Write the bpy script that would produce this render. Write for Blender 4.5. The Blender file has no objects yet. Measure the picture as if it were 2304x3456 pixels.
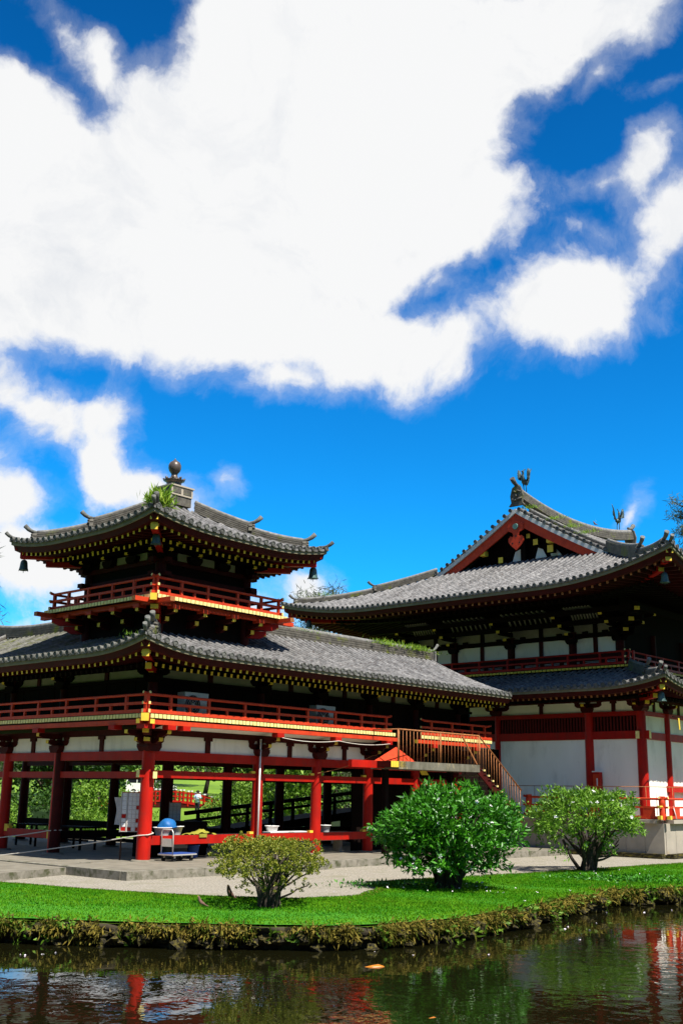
import bpy, math, random
import numpy as np
from mathutils import Matrix, Vector
R = math.radians
random.seed(7); rng = np.random.default_rng(7)
scene = bpy.context.scene
COL = scene.collection

# ------------------------------------------------------------------ camera
CAM = Vector((-20.9597, -26.1547, 1.98)); F_PX = 3728.35          # photograph is 2304 x 3456 px
yaw, pitch, roll = R(41.8471), R(14.2863), R(0.9761)
fwd = Vector((math.cos(yaw)*math.cos(pitch), math.sin(yaw)*math.cos(pitch), math.sin(pitch)))
rt = Vector((math.sin(yaw), -math.cos(yaw), 0)); up = rt.cross(fwd)
cr = rt*math.cos(roll) + up*math.sin(roll); cu = -rt*math.sin(roll) + up*math.cos(roll)
cam_d = bpy.data.cameras.new('camera'); cam = bpy.data.objects.new('camera', cam_d); COL.objects.link(cam)
cam_d.sensor_fit = 'VERTICAL'; cam_d.sensor_height = 36; cam_d.lens = 36*F_PX/3456
cam_d.clip_start = 0.1; cam_d.clip_end = 3000
cam.matrix_world = Matrix(((cr.x, cu.x, -fwd.x, CAM.x), (cr.y, cu.y, -fwd.y, CAM.y), (cr.z, cu.z, -fwd.z, CAM.z), (0, 0, 0, 1)))
scene.camera = cam
def ray(px, py):
    return (fwd + cr*((px-1152)/F_PX) - cu*((py-1728)/F_PX)).normalized()
def pix(px, py, ax, v):                                # the point of a pixel's ray on the plane ax = v
    d = ray(px, py); i = 'xyz'.index(ax); return CAM + d*((v-CAM[i])/d[i])
def far(px, dist, z=0.0):                              # a ground point in a pixel column's direction, dist metres off
    d = ray(px, 2690); d = Vector((d.x, d.y, 0)).normalized(); p = CAM + d*dist; return Vector((p.x, p.y, z))

# ------------------------------------------------------------------ world, sun, exposure
SUN_EL, SUN_AZ = R(58), math.atan2(-0.99, -0.14)       # direction towards the sun in plan
def N(nt, typ, **kw):
    n = nt.nodes.new(typ)
    for k, v in kw.items():
        if k.startswith('_'): setattr(n, k[1:], v)
        else: n.inputs[int(k[1:]) if k[0] == 'i' and k[1:].isdigit() else k].default_value = v
    return n
def math_(nt, op, a, b=None, c=None, clamp=False):
    n = nt.nodes.new('ShaderNodeMath'); n.operation = op; n.use_clamp = clamp
    for i, x in enumerate((a, b, c)):
        if x is None: continue
        if isinstance(x, (int, float)): n.inputs[i].default_value = x
        else: nt.links.new(x, n.inputs[i])
    return n.outputs[0]
def make_world():
    w = bpy.data.worlds.new('World'); scene.world = w; w.use_nodes = True
    nt = w.node_tree; nt.nodes.clear(); L = nt.links.new
    out = N(nt, 'ShaderNodeOutputWorld'); bg = N(nt, 'ShaderNodeBackground', Strength=0.052); L(bg.outputs[0], out.inputs[0])
    sky = N(nt, 'ShaderNodeTexSky'); sky.sky_type = 'NISHITA'; sky.sun_disc = False
    sky.sun_elevation = SUN_EL; sky.sun_rotation = math.pi/2 - SUN_AZ
    sky.altitude = 0; sky.air_density = 1.0; sky.dust_density = 0.3; sky.ozone_density = 3.0
    hs = N(nt, 'ShaderNodeHueSaturation', Hue=0.497, Saturation=1.35, Value=SKY_V); L(sky.outputs[0], hs.inputs['Color'])
    tn = N(nt, 'ShaderNodeMix', _data_type='RGBA', _blend_type='MULTIPLY'); tn.inputs['Factor'].default_value = 1.0; L(hs.outputs[0], tn.inputs['A']); tn.inputs['B'].default_value = SKY_TINT
    geo = N(nt, 'ShaderNodeNewGeometry')
    neg = N(nt, 'ShaderNodeVectorMath', _operation='SCALE', Scale=-1.0); L(geo.outputs['Incoming'], neg.inputs[0])
    D = neg.outputs[0]
    # domain warp for ragged cloud edges
    n1 = N(nt, 'ShaderNodeTexNoise', Scale=4.2, Detail=9.0, Roughness=0.55); L(D, n1.inputs['Vector'])
    sub = N(nt, 'ShaderNodeVectorMath', _operation='SUBTRACT'); L(n1.outputs['Color'], sub.inputs[0]); sub.inputs[1].default_value = (.5, .5, .5)
    sc = N(nt, 'ShaderNodeVectorMath', _operation='SCALE', Scale=0.13); L(sub.outputs[0], sc.inputs[0])
    add = N(nt, 'ShaderNodeVectorMath', _operation='ADD'); L(D, add.inputs[0]); L(sc.outputs[0], add.inputs[1])
    sep = N(nt, 'ShaderNodeSeparateXYZ'); L(add.outputs[0], sep.inputs[0])
    # heading relative to the temple front and elevation, both in radians
    cy, sy = math.cos(yaw), math.sin(yaw)
    xa = math_(nt, 'ADD', math_(nt, 'MULTIPLY', sep.outputs[0], cy), math_(nt, 'MULTIPLY', sep.outputs[1], sy))
    xr = math_(nt, 'SUBTRACT', math_(nt, 'MULTIPLY', sep.outputs[0], sy), math_(nt, 'MULTIPLY', sep.outputs[1], cy))
    az = math_(nt, 'ARCTAN2', xr, xa)
    hor = math_(nt, 'SQRT', math_(nt, 'ADD', math_(nt, 'MULTIPLY', xa, xa), math_(nt, 'MULTIPLY', xr, xr)))
    el = math_(nt, 'ARCTAN2', sep.outputs[2], hor)
    field = None
    for (a0, e0, wa, we, ro) in CLOUDS:
        c, s = math.cos(ro), math.sin(ro)
        da, de = math_(nt, 'SUBTRACT', az, a0), math_(nt, 'SUBTRACT', el, e0)
        u = math_(nt, 'ADD', math_(nt, 'MULTIPLY', da, c/wa), math_(nt, 'MULTIPLY', de, s/wa))
        v = math_(nt, 'SUBTRACT', math_(nt, 'MULTIPLY', de, c/we), math_(nt, 'MULTIPLY', da, s/we))
        d2 = math_(nt, 'SQRT', math_(nt, 'ADD', math_(nt, 'MULTIPLY', u, u), math_(nt, 'MULTIPLY', v, v)))
        f = math_(nt, 'MULTIPLY', math_(nt, 'SUBTRACT', 1.0, d2), min(wa, we)/0.1)
        field = f if field is None else math_(nt, 'SMOOTH_MAX', field, f, 0.12)
    # the rest of the sky carries clouds of the same kind
    n2 = N(nt, 'ShaderNodeTexNoise', Scale=1.9, Detail=6.0, Roughness=0.55); L(D, n2.inputs['Vector'])
    rest = math_(nt, 'MULTIPLY', math_(nt, 'SUBTRACT', n2.outputs[0], 0.54), 6.0)
    off = math_(nt, 'MAXIMUM', math_(nt, 'SUBTRACT', math_(nt, 'ABSOLUTE', az), 0.36), math_(nt, 'SUBTRACT', el, 0.74))
    k = math_(nt, 'MULTIPLY', off, 12.0, clamp=True)
    field = math_(nt, 'ADD', math_(nt, 'MULTIPLY', field, math_(nt, 'SUBTRACT', 1.0, k)), math_(nt, 'MULTIPLY', rest, k))
    n3 = N(nt, 'ShaderNodeTexNoise', Scale=13.0, Detail=9.0, Roughness=0.62); L(add.outputs[0], n3.inputs['Vector'])
    fine = math_(nt, 'MULTIPLY', math_(nt, 'SUBTRACT', n3.outputs[0], 0.5), 0.62)
    m = N(nt, 'ShaderNodeMapRange', _interpolation_type='SMOOTHSTEP'); m.inputs[1].default_value = -0.03; m.inputs[2].default_value = 0.17
    L(math_(nt, 'ADD', field, fine), m.inputs[0])
    # thin veils round the clouds and soft grey inside them
    m2 = N(nt, 'ShaderNodeMapRange', _interpolation_type='SMOOTHSTEP'); m2.inputs[1].default_value = -0.12; m2.inputs[2].default_value = 0.08; m2.inputs[4].default_value = 0.42
    n4 = N(nt, 'ShaderNodeTexNoise', Scale=7.0, Detail=9.0, Roughness=0.68, Distortion=.6); L(add.outputs[0], n4.inputs['Vector'])
    L(math_(nt, 'ADD', field, fine), m2.inputs[0])
    veil = math_(nt, 'MULTIPLY', m2.outputs[0], math_(nt, 'MULTIPLY', math_(nt, 'SUBTRACT', n4.outputs[0], 0.36), 3.2, clamp=True))
    cover = math_(nt, 'MAXIMUM', m.outputs[0], veil)
    mix = N(nt, 'ShaderNodeMix', _data_type='RGBA'); L(cover, mix.inputs['Factor'])
    grey = N(nt, 'ShaderNodeMapRange'); grey.inputs[1].default_value = .52; grey.inputs[2].default_value = .78; L(n4.outputs[0], grey.inputs[0])
    cm = N(nt, 'ShaderNodeMix', _data_type='RGBA'); L(grey.outputs[0], cm.inputs['Factor']); cm.inputs['A'].default_value = (9.3, 9.35, 9.4, 1); cm.inputs['B'].default_value = (7.4, 7.7, 8.2, 1); L(cm.outputs['Result'], mix.inputs['B'])
    dk = N(nt, 'ShaderNodeMapRange'); dk.inputs[1].default_value = .10; dk.inputs[2].default_value = .85; dk.inputs[3].default_value = 1.12; dk.inputs[4].default_value = .50; L(el, dk.inputs[0])
    cc = N(nt, 'ShaderNodeVectorMath', _operation='SCALE'); L(tn.outputs['Result'], cc.inputs[0]); L(dk.outputs[0], cc.inputs['Scale']); L(cc.outputs[0], mix.inputs['A']); 
    L(mix.outputs['Result'], bg.inputs['Color'])
SKY_V = 1.0; SKY_TINT = (.16, 1.55, 2.1, 1)
def ae(px, py):
    d = ray(px, py); a = math.atan2(d.x*math.sin(yaw)-d.y*math.cos(yaw), d.x*math.cos(yaw)+d.y*math.sin(yaw))
    return a, math.asin(d.z)
def cloud(px, py, wx, wy, rot=0):
    a, e = ae(px, py); return (a, e, wx/F_PX/math.cos(e)*0.97, wy/F_PX, R(rot))
CLOUDS = [cloud(*c) for c in (
    (1160, 330, 600, 420, 0), (1700, 130, 520, 230, 12), (900, 700, 700, 420, 0), (300, 830, 620, 380, 0), (90, 590, 300, 260, -38), (1350, 560, 330, 300, 0),
    (1500, 730, 310, 200, -10), (500, 1080, 900, 190, 0), (1150, 1130, 480, 160, -10), (1450, 1180, 300, 100, 10), (1880, 1050, 345, 165, 5), (1980, 960, 210, 80, 0),
    (900, 1270, 250, 70, 0), (190, 120, 120, 50, -35), (330, 230, 140, 55, -40), (500, 330, 60, 90, 0),
    (120, 1400, 300, 90, -25), (380, 1440, 130, 110, 30), (420, 1600, 140, 180, 20), (600, 1690, 170, 90, -20), (790, 1660, 50, 50, 0), (40, 1720, 190, 130, 0),
    (120, 1950, 300, 150, 0), (-100, 1560, 200, 60, 0), (2300, 740, 140, 110, 30), (2060, 660, 90, 30, 10), (2190, 580, 110, 60, 40), (1980, 800, 40, 20, 0), (2040, 810, 40, 18, 0), (2020, 270, 70, 40, 10),
    (2260, 300, 40, 16, 0), (2145, 1790, 24, 60, -20), (1010, 2070, 90, 130, 0), (560, 2150, 560, 120, 0), (620, 2330, 700, 150, 0), (1700, 2420, 900, 120, 0), (-100, 2300, 400, 160, 0), (1440, 970, 90, 60, 0))]
make_world()
sd = bpy.data.lights.new('sun', 'SUN'); sd.energy = 5.0; sd.angle = R(0.53); sd.color = (1.0, 0.94, 0.84)
so = bpy.data.objects.new('sun', sd); COL.objects.link(so)
to_sun = Vector((math.cos(SUN_AZ)*math.cos(SUN_EL), math.sin(SUN_AZ)*math.cos(SUN_EL), math.sin(SUN_EL)))
so.rotation_mode = 'QUATERNION'; so.rotation_quaternion = (-to_sun).to_track_quat('-Z', 'Y'); so.location = to_sun*60
vs = scene.view_settings; vs.view_transform = 'Standard'; vs.look = 'None'; vs.exposure = 0.95; vs.gamma = 1.0; vs.use_curve_mapping = False
scene.cycles.max_bounces = 6; scene.cycles.diffuse_bounces = 3; scene.cycles.glossy_bounces = 3; scene.cycles.transparent_max_bounces = 6
scene.cycles.use_denoising = True

# ------------------------------------------------------------------ materials
MATS = {}
def mat(name, col, col2=None, rough=0.6, scale=6.0, lo=0.35, hi=0.65, bump=0.0, bscale=None, metal=0.0, coord='Object', spec=0.3,
        col3=None, scale3=2.0, lo3=0.55, hi3=0.7, stretch=None, attr=None, trans=0.0, detail=6.0, vary=0.0):
    m = bpy.data.materials.new(name); m.use_nodes = True; nt = m.node_tree; L = nt.links.new
    b = nt.nodes['Principled BSDF']; b.inputs['Roughness'].default_value = rough; b.inputs['Metallic'].default_value = metal
    b.inputs['Specular IOR Level'].default_value = spec
    tc = N(nt, 'ShaderNodeTexCoord')
    if coord == 'World':
        g = N(nt, 'ShaderNodeNewGeometry'); vec = g.outputs['Position']
    else: vec = tc.outputs[coord]
    if stretch:
        mp = N(nt, 'ShaderNodeMapping'); mp.inputs['Scale'].default_value = stretch; L(vec, mp.inputs['Vector']); vec = mp.outputs[0]
    col = (*col, 1); c_out = None
    if col2:
        n = N(nt, 'ShaderNodeTexNoise', Scale=scale, Detail=detail, Roughness=0.6); L(vec, n.inputs['Vector'])
        r = N(nt, 'ShaderNodeMapRange'); r.inputs[1].default_value = lo; r.inputs[2].default_value = hi; L(n.outputs[0], r.inputs[0])
        mx = N(nt, 'ShaderNodeMix', _data_type='RGBA'); L(r.outputs[0], mx.inputs['Factor'])
        mx.inputs['A'].default_value = col; mx.inputs['B'].default_value = (*col2, 1); c_out = mx.outputs['Result']
    if col3:
        n = N(nt, 'ShaderNodeTexNoise', Scale=scale3, Detail=8.0, Roughness=0.65); L(vec, n.inputs['Vector'])
        r = N(nt, 'ShaderNodeMapRange'); r.inputs[1].default_value = lo3; r.inputs[2].default_value = hi3; L(n.outputs[0], r.inputs[0])
        mx = N(nt, 'ShaderNodeMix', _data_type='RGBA'); L(r.outputs[0], mx.inputs['Factor'])
        if c_out: L(c_out, mx.inputs['A'])
        else: mx.inputs['A'].default_value = col
        mx.inputs['B'].default_value = (*col3, 1); c_out = mx.outputs['Result']
    if attr:
        a = N(nt, 'ShaderNodeAttribute', _attribute_name='tint')
        mx = N(nt, 'ShaderNodeMix', _data_type='RGBA'); L(a.outputs['Fac'], mx.inputs['Factor'])
        if c_out: L(c_out, mx.inputs['A'])
        else: mx.inputs['A'].default_value = col
        mx.inputs['B'].default_value = (*attr, 1); c_out = mx.outputs['Result']
    if vary:                                            # each piece its own tone
        oi = N(nt, 'ShaderNodeObjectInfo'); r = N(nt, 'ShaderNodeMapRange'); r.inputs[3].default_value = 1-vary; r.inputs[4].default_value = 1+vary; L(oi.outputs['Random'], r.inputs[0])
        mx = N(nt, 'ShaderNodeMix', _data_type='RGBA', _blend_type='MULTIPLY'); mx.inputs['Factor'].default_value = 1.0
        if c_out: L(c_out, mx.inputs['A'])
        else: mx.inputs['A'].default_value = col
        cb = N(nt, 'ShaderNodeCombineColor')
        for q_ in range(3): L(r.outputs[0], cb.inputs[q_])
        L(cb.outputs[0], mx.inputs['B']); c_out = mx.outputs['Result']
    if c_out: L(c_out, b.inputs['Base Color'])
    else: b.inputs['Base Color'].default_value = col
    if trans:
        out = nt.nodes['Material Output']; t = N(nt, 'ShaderNodeBsdfTranslucent'); ms = N(nt, 'ShaderNodeMixShader'); ms.inputs[0].default_value = trans
        if c_out: L(c_out, t.inputs[0])
        else: t.inputs[0].default_value = col
        L(b.outputs[0], ms.inputs[1]); L(t.outputs[0], ms.inputs[2]); L(ms.outputs[0], out.inputs[0])
    if bump:
        n = N(nt, 'ShaderNodeTexNoise', Scale=bscale or scale*3, Detail=6.0); L(vec, n.inputs['Vector'])
        bp = N(nt, 'ShaderNodeBump', Strength=bump, Distance=0.02); L(n.outputs[0], bp.inputs['Height']); L(bp.outputs[0], b.inputs['Normal'])
    MATS[name] = m; return m
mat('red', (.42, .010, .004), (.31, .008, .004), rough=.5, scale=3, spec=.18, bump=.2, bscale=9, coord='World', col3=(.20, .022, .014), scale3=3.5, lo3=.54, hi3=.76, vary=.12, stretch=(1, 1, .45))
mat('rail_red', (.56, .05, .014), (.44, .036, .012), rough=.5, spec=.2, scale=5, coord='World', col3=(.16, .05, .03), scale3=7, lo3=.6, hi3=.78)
mat('dark_red', (.060, .005, .004), (.036, .004, .003), rough=.65, spec=.12, scale=4, coord='World')  # darker version of the red timber, shade under the eaves put into its colour
mat('deep_wood', (.010, .005, .004), (.006, .004, .003), rough=.8, spec=.06, scale=4, coord='World')  # near-black wood, the blackness under eaves and indoors put into its colour
mat('yellow', (.78, .56, .045), (.66, .45, .05), rough=.55, scale=5, coord='World')
mat('cream', (.86, .74, .30), (.70, .55, .18), rough=.6, scale=9, coord='World')
mat('shaded_plaster', (.34, .31, .23), (.27, .245, .18), rough=.9, scale=2, coord='World')  # yellowish plaster, with the shade under the eaves put into its colour
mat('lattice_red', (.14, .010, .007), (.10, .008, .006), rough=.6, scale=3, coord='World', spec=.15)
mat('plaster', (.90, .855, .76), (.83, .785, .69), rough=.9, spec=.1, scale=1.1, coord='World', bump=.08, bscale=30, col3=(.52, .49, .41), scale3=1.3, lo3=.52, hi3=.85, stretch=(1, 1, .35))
mat('tile', (.085, .085, .086), (.225, .22, .217), rough=.75, spec=.15, scale=5, lo=.36, hi=.66, coord='World', bump=.35, bscale=40, col3=(.060, .046, .042), scale3=9, lo3=.53, hi3=.68, vary=.17)
mat('tile_mossy', (.07, .069, .06), (.15, .147, .128), rough=.8, spec=.12, scale=6, coord='World', bump=.35, bscale=40, col3=(.07, .078, .014), scale3=2.2, lo3=.5, hi3=.66, vary=.22)
mat('tile_end', (.06, .063, .06), (.14, .14, .125), rough=.7, spec=.15, scale=9, coord='World', bump=.3, bscale=50, vary=.3)
mat('ridge', (.06, .055, .046), (.12, .11, .09), rough=.8, scale=5, coord='World', bump=.4, bscale=35, col3=(.12, .14, .012), scale3=1.5, lo3=.56, hi3=.68)
mat('ridge_cap', (.22, .215, .20), (.11, .107, .10), rough=.7, scale=8, coord='World', bump=.3)
mat('eave_board', (.22, .20, .125), (.15, .14, .09), rough=.8, scale=5, coord='World')
mat('barge_white', (.60, .60, .57), (.48, .48, .45), rough=.8, scale=5, coord='World')
mat('bronze_dark', (.085, .072, .062), (.12, .095, .08), rough=.38, scale=5, metal=.35)
mat('verdigris', (.055, .14, .125), (.10, .21, .18), rough=.65, scale=18, bump=.3)
mat('bell_metal', (.04, .085, .085), (.07, .13, .12), rough=.5, scale=18, metal=.3)
mat('phoenix', (.035, .06, .062), (.06, .09, .085), rough=.45, scale=14, metal=.4, bump=.4)
mat('concrete', (.20, .18, .14), (.14, .125, .095), rough=.9, scale=2.5, coord='World', bump=.25, bscale=30, col3=(.10, .09, .07), scale3=1.1, lo3=.5, hi3=.75)
mat('curb', (.24, .22, .18), (.14, .13, .10), rough=.9, scale=5, coord='World', bump=.3, bscale=25, col3=(.06, .065, .03), scale3=3.0, lo3=.5, hi3=.64)
mat('slab', (.36, .32, .26), (.30, .27, .22), rough=.85, scale=2, coord='World', bump=.1, bscale=25, col3=(.36, .26, .14), scale3=1.2, lo3=.55, hi3=.75)
mat('gravel', (.36, .33, .275), (.13, .115, .09), rough=.95, spec=.1, scale=20, lo=.36, hi=.68, coord='World', bump=.9, bscale=60, col3=(.20, .19, .13), scale3=1.6, lo3=.52, hi3=.70)
mat('lawn', (.026, .16, .002), (.055, .20, .003), rough=.9, scale=1.4, coord='World', bump=.6, bscale=55, col3=(.09, .20, .006), scale3=.9, lo3=.55, hi3=.75)
mat('meadow', (.14, .24, .010), (.09, .17, .006), rough=.95, scale=.12, coord='World', bump=.4, bscale=4)
mat('grass', (.026, .17, .002), rough=.85, attr=(.11, .26, .006), trans=.25, spec=.1)
mat('dry_grass', (.03, .058, .003), rough=.9, attr=(.24, .18, .035), trans=.2, spec=.1)
mat('soil', (.030, .024, .016), (.055, .045, .025), rough=.95, scale=5, coord='World', bump=.6, col3=(.05, .07, .012), scale3=3)
mat('stone', (.014, .013, .009), (.035, .03, .02), rough=.95, spec=.1, scale=5, bump=.5, col3=(.10, .085, .02), scale3=2.4, lo3=.46, hi3=.6)
mat('hedge', (.012, .035, .007), rough=.8, attr=(.04, .09, .015), trans=.2)
mat('leaf_shrub', (.014, .095, .003), rough=.42, attr=(.075, .30, .010), trans=.2, spec=.45)
mat('leaf_pale', (.045, .15, .006), rough=.45, attr=(.20, .36, .03), trans=.2)
mat('leaf_azalea', (.085, .14, .006), rough=.5, attr=(.34, .32, .04), trans=.2)
mat('leaf_tree', (.010, .04, .004), rough=.6, attr=(.06, .14, .012), trans=.2)
mat('leaf_light', (.06, .15, .008), rough=.55, attr=(.19, .32, .03), trans=.25)
mat('leaf_needle', (.045, .075, .035), rough=.7, attr=(.13, .15, .07), trans=.2)
mat('fern', (.10, .24, .012), rough=.6, attr=(.32, .42, .04), trans=.35)
mat('sky_blocker_ridge', (.018, .035, .012), (.03, .045, .018), rough=1.0, spec=.0, scale=.08, coord='World', bump=.8, bscale=.3)  # for the added ridge that blocks low sky light
mat('flower', (.80, .78, .80), rough=.6, attr=(.75, .62, .72))
mat('bark', (.030, .022, .017), (.065, .05, .038), rough=.9, scale=14, bump=.5)
mat('bark_pale', (.20, .165, .125), (.11, .09, .07), rough=.9, scale=14, bump=.4)
mat('rope', (.60, .57, .50), (.46, .43, .37), rough=.9, scale=30)
mat('metal_grey', (.55, .53, .48), (.42, .40, .37), rough=.4, scale=8, metal=.3)
mat('rubber', (.012, .012, .013), rough=.7)
mat('blue_mat', (.015, .05, .22), (.02, .07, .28), rough=.6, scale=8)
mat('blue_tarp', (.008, .09, .28), (.012, .12, .34), rough=.5, scale=6, bump=.4, bscale=8)
mat('white_paint', (.72, .72, .70), (.62, .62, .60), rough=.5, scale=6)
mat('ac_case', (.50, .52, .46), (.42, .44, .39), rough=.55, scale=4)
mat('black', (.010, .010, .010), rough=.6)
mat('rust', (.40, .15, .045), (.22, .085, .03), rough=.7, scale=9, coord='World', bump=.2)
mat('old_concrete', (.16, .15, .115), (.085, .08, .055), rough=.95, scale=4, coord='World', bump=.4, col3=(.33, .27, .15), scale3=6, lo3=.56, hi3=.68, stretch=(1, 1, .4))
mat('wood_bench', (.42, .37, .29), (.30, .26, .20), rough=.7, scale=6, stretch=(8, 1, 1))
mat('paper', (.68, .68, .66), (.30, .30, .31), rough=.8, scale=46, lo=.56, hi=.68, detail=3)
mat('cloth_white', (.62, .58, .55), (.45, .41, .40), rough=.9, scale=5)
mat('olive_cloth', (.28, .27, .03), (.20, .19, .02), rough=.8, scale=6)
mat('skin', (.42, .24, .16), rough=.6)
mat('shirt_blue', (.30, .45, .80), (.60, .68, .80), rough=.8, scale=9)
mat('trousers', (.012, .013, .02), rough=.85)
mat('hair', (.015, .010, .008), rough=.6)
mat('van_white', (.78, .78, .78), rough=.3)
mat('glass_dark', (.012, .013, .02), rough=.08)
mat('koi', (.42, .14, .008), rough=.35, attr=(.75, .70, .60))
mat('bird_brown', (.10, .055, .04), (.16, .09, .07), rough=.8, scale=12)
def water_mat():
    m = bpy.data.materials.new('water'); m.use_nodes = True; nt = m.node_tree; L = nt.links.new; b = nt.nodes['Principled BSDF']
    b.inputs['Base Color'].default_value = (.006, .006, .002, 1); b.inputs['Roughness'].default_value = .015; b.inputs['IOR'].default_value = 1.33
    g = N(nt, 'ShaderNodeNewGeometry')
    mp = N(nt, 'ShaderNodeMapping'); mp.inputs['Rotation'].default_value = (0, 0, -yaw); L(g.outputs['Position'], mp.inputs['Vector'])
    n1 = N(nt, 'ShaderNodeTexNoise', Scale=2.6, Detail=3.0, Roughness=.5, Distortion=.4); L(mp.outputs[0], n1.inputs['Vector'])
    n2 = N(nt, 'ShaderNodeTexNoise', Scale=.55, Detail=2.0); L(mp.outputs[0], n2.inputs['Vector'])
    s = math_(nt, 'ADD', n1.outputs[0], math_(nt, 'MULTIPLY', n2.outputs[0], 1.5))
    bp = N(nt, 'ShaderNodeBump', Strength=.13, Distance=.05); L(s, bp.inputs['Height'])
    n3 = N(nt, 'ShaderNodeTexNoise', Scale=.22, Detail=2.0); L(mp.outputs[0], n3.inputs['Vector']); cl = N(nt, 'ShaderNodeMapRange'); cl.inputs[1].default_value = .38; cl.inputs[2].default_value = .62; cl.inputs[3].default_value = .04; cl.inputs[4].default_value = .17; L(n3.outputs[0], cl.inputs[0]); L(cl.outputs[0], bp.inputs['Strength']); L(bp.outputs[0], b.inputs['Normal'])
    MATS['water'] = m
water_mat()

# ------------------------------------------------------------------ object helpers
WM = {}
def link(name, data, parent=None, M=None):
    o = bpy.data.objects.new(name, data); COL.objects.link(o); M = M or Matrix.Identity(4)
    WM[o] = M
    if parent is not None:
        o.parent = parent; o.matrix_local = WM[parent].inverted() @ M
    else: o.matrix_world = M
    return o
def tag(o, label=None, cat=None, group=None, kind=None):
    if label: o['label'] = label
    if cat: o['category'] = cat
    if group: o['group'] = group
    if kind: o['kind'] = kind
    return o
def thing(name, loc, label, cat, group=None, rz=0.0):
    return tag(link(name, None, None, Matrix.Translation(Vector(loc)) @ Matrix.Rotation(rz, 4, 'Z')), label, cat, group)
class MB:
    def __init__(s): s.v = []; s.f = []; s.m = []; s.smooth = []
    def add(s, vs, fs, mi=0, sm=False):
        n = len(s.v); s.v += [tuple(p) for p in vs]
        for f in fs: s.f.append([i+n for i in f]); s.m.append(mi); s.smooth.append(sm)
        return s
    def box(s, c, sz, mi=0, ends=None, M=None):
        x, y, z = (a/2 for a in sz); P = [Vector((i*x, j*y, k*z)) for i in (-1, 1) for j in (-1, 1) for k in (-1, 1)]
        P = [(M @ p if M else p) + Vector(c) for p in P]
        fs = [(0, 1, 3, 2), (4, 6, 7, 5), (0, 4, 5, 1), (2, 3, 7, 6), (0, 2, 6, 4), (1, 5, 7, 3)]
        n = len(s.v); s.v += [tuple(p) for p in P]
        for i, f in enumerate(fs): s.f.append([j+n for j in f]); s.m.append(ends.get(i, mi) if ends else mi); s.smooth.append(False)
        return s
    def beam(s, a, b, w, h, mi=0, endm=None):          # box from a to b, w wide, h high, centred on the line
        a, b = Vector(a), Vector(b); d = (b-a); L = d.length; d.normalize()
        side = d.cross(Vector((0, 0, 1)));
        if side.length < 1e-4: side = Vector((1, 0, 0))
        side.normalize(); u = side.cross(d)
        vs = [p + side*(i*w/2) + u*(j*h/2) for p in (a, b) for i, j in ((-1, -1), (1, -1), (1, 1), (-1, 1))]
        s.add(vs, [(0, 1, 5, 4), (1, 2, 6, 5), (2, 3, 7, 6), (3, 0, 4, 7)], mi)
        n = len(s.v)-8
        for f in ((3, 2, 1, 0), (4, 5, 6, 7)): s.f.append([i+n for i in f]); s.m.append(mi if endm is None else endm); s.smooth.append(False)
        return s
    def tube(s, pts, rad, n=8, mi=0, cap=True, endm=None, sm=True):
        pts = [Vector(p) for p in pts]; k = len(pts); rad = rad if hasattr(rad, '__len__') else [rad]*k
        vs = []; pu = None
        for i, p in enumerate(pts):
            d = (pts[min(i+1, k-1)]-pts[max(i-1, 0)]).normalized()
            ref = Vector((0, 0, 1)) if abs(d.z) < .9 else Vector((1, 0, 0))
            if pu is not None: ref = pu
            a = d.cross(ref)
            if a.length < 1e-4: a = d.cross(Vector((0, 1, 0)))
            a.normalize(); b = a.cross(d); pu = b
            vs += [p + (a*math.cos(2*math.pi*j/n) + b*math.sin(2*math.pi*j/n))*rad[i] for j in range(n)]
        fs = [(i*n+j, i*n+(j+1) % n, (i+1)*n+(j+1) % n, (i+1)*n+j) for i in range(k-1) for j in range(n)]
        s.add(vs, fs, mi, sm)
        if cap:
            b0 = len(s.v)-k*n
            s.f.append([b0+j for j in reversed(range(n))]); s.m.append(mi if endm is None else endm); s.smooth.append(False)
            s.f.append([b0+(k-1)*n+j for j in range(n)]); s.m.append(mi if endm is None else endm); s.smooth.append(False)
        return s
    def lathe(s, prof, n=16, c=(0, 0, 0), mi=0, sm=True):
        vs = [(c[0]+r*math.cos(2*math.pi*j/n), c[1]+r*math.sin(2*math.pi*j/n), c[2]+z) for r, z in prof for j in range(n)]
        k = len(prof)
        s.add(vs, [(i*n+j, i*n+(j+1) % n, (i+1)*n+(j+1) % n, (i+1)*n+j) for i in range(k-1) for j in range(n)], mi, sm)
        s.add([vs[j] for j in range(n)], [tuple(reversed(range(n)))], mi); s.add(vs[(k-1)*n:], [tuple(range(n))], mi)
        return s
    def prism(s, poly, a, b, mi=0, edge=None):         # poly: list of 3D points; extruded by vector a..b
        a, b = Vector(a), Vector(b); n = len(poly); P = [Vector(p)+a for p in poly] + [Vector(p)+b for p in poly]
        s.add(P, [tuple(reversed(range(n))), tuple(range(n, 2*n))], mi)
        s.add(P, [(i, (i+1) % n, n+(i+1) % n, n+i) for i in range(n)], mi if edge is None else edge)
        return s
    def mesh(s, name, mats):
        me = bpy.data.meshes.new(name); me.from_pydata(s.v, [], s.f)
        for m in mats: me.materials.append(MATS[m])
        if any(s.m): me.polygons.foreach_set('material_index', s.m)
        me.polygons.foreach_set('use_smooth', s.smooth); me.update(); return me
    def build(s, name, mats, parent=None, M=None):
        if isinstance(mats, str): mats = [mats]
        return link(name, s.mesh(name, mats), parent, M)
MESH = {}
def shared(key, fn):
    if key not in MESH: MESH[key] = fn()
    return MESH[key]
def T3(x, y, z): return Matrix.Translation((x, y, z))
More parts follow.
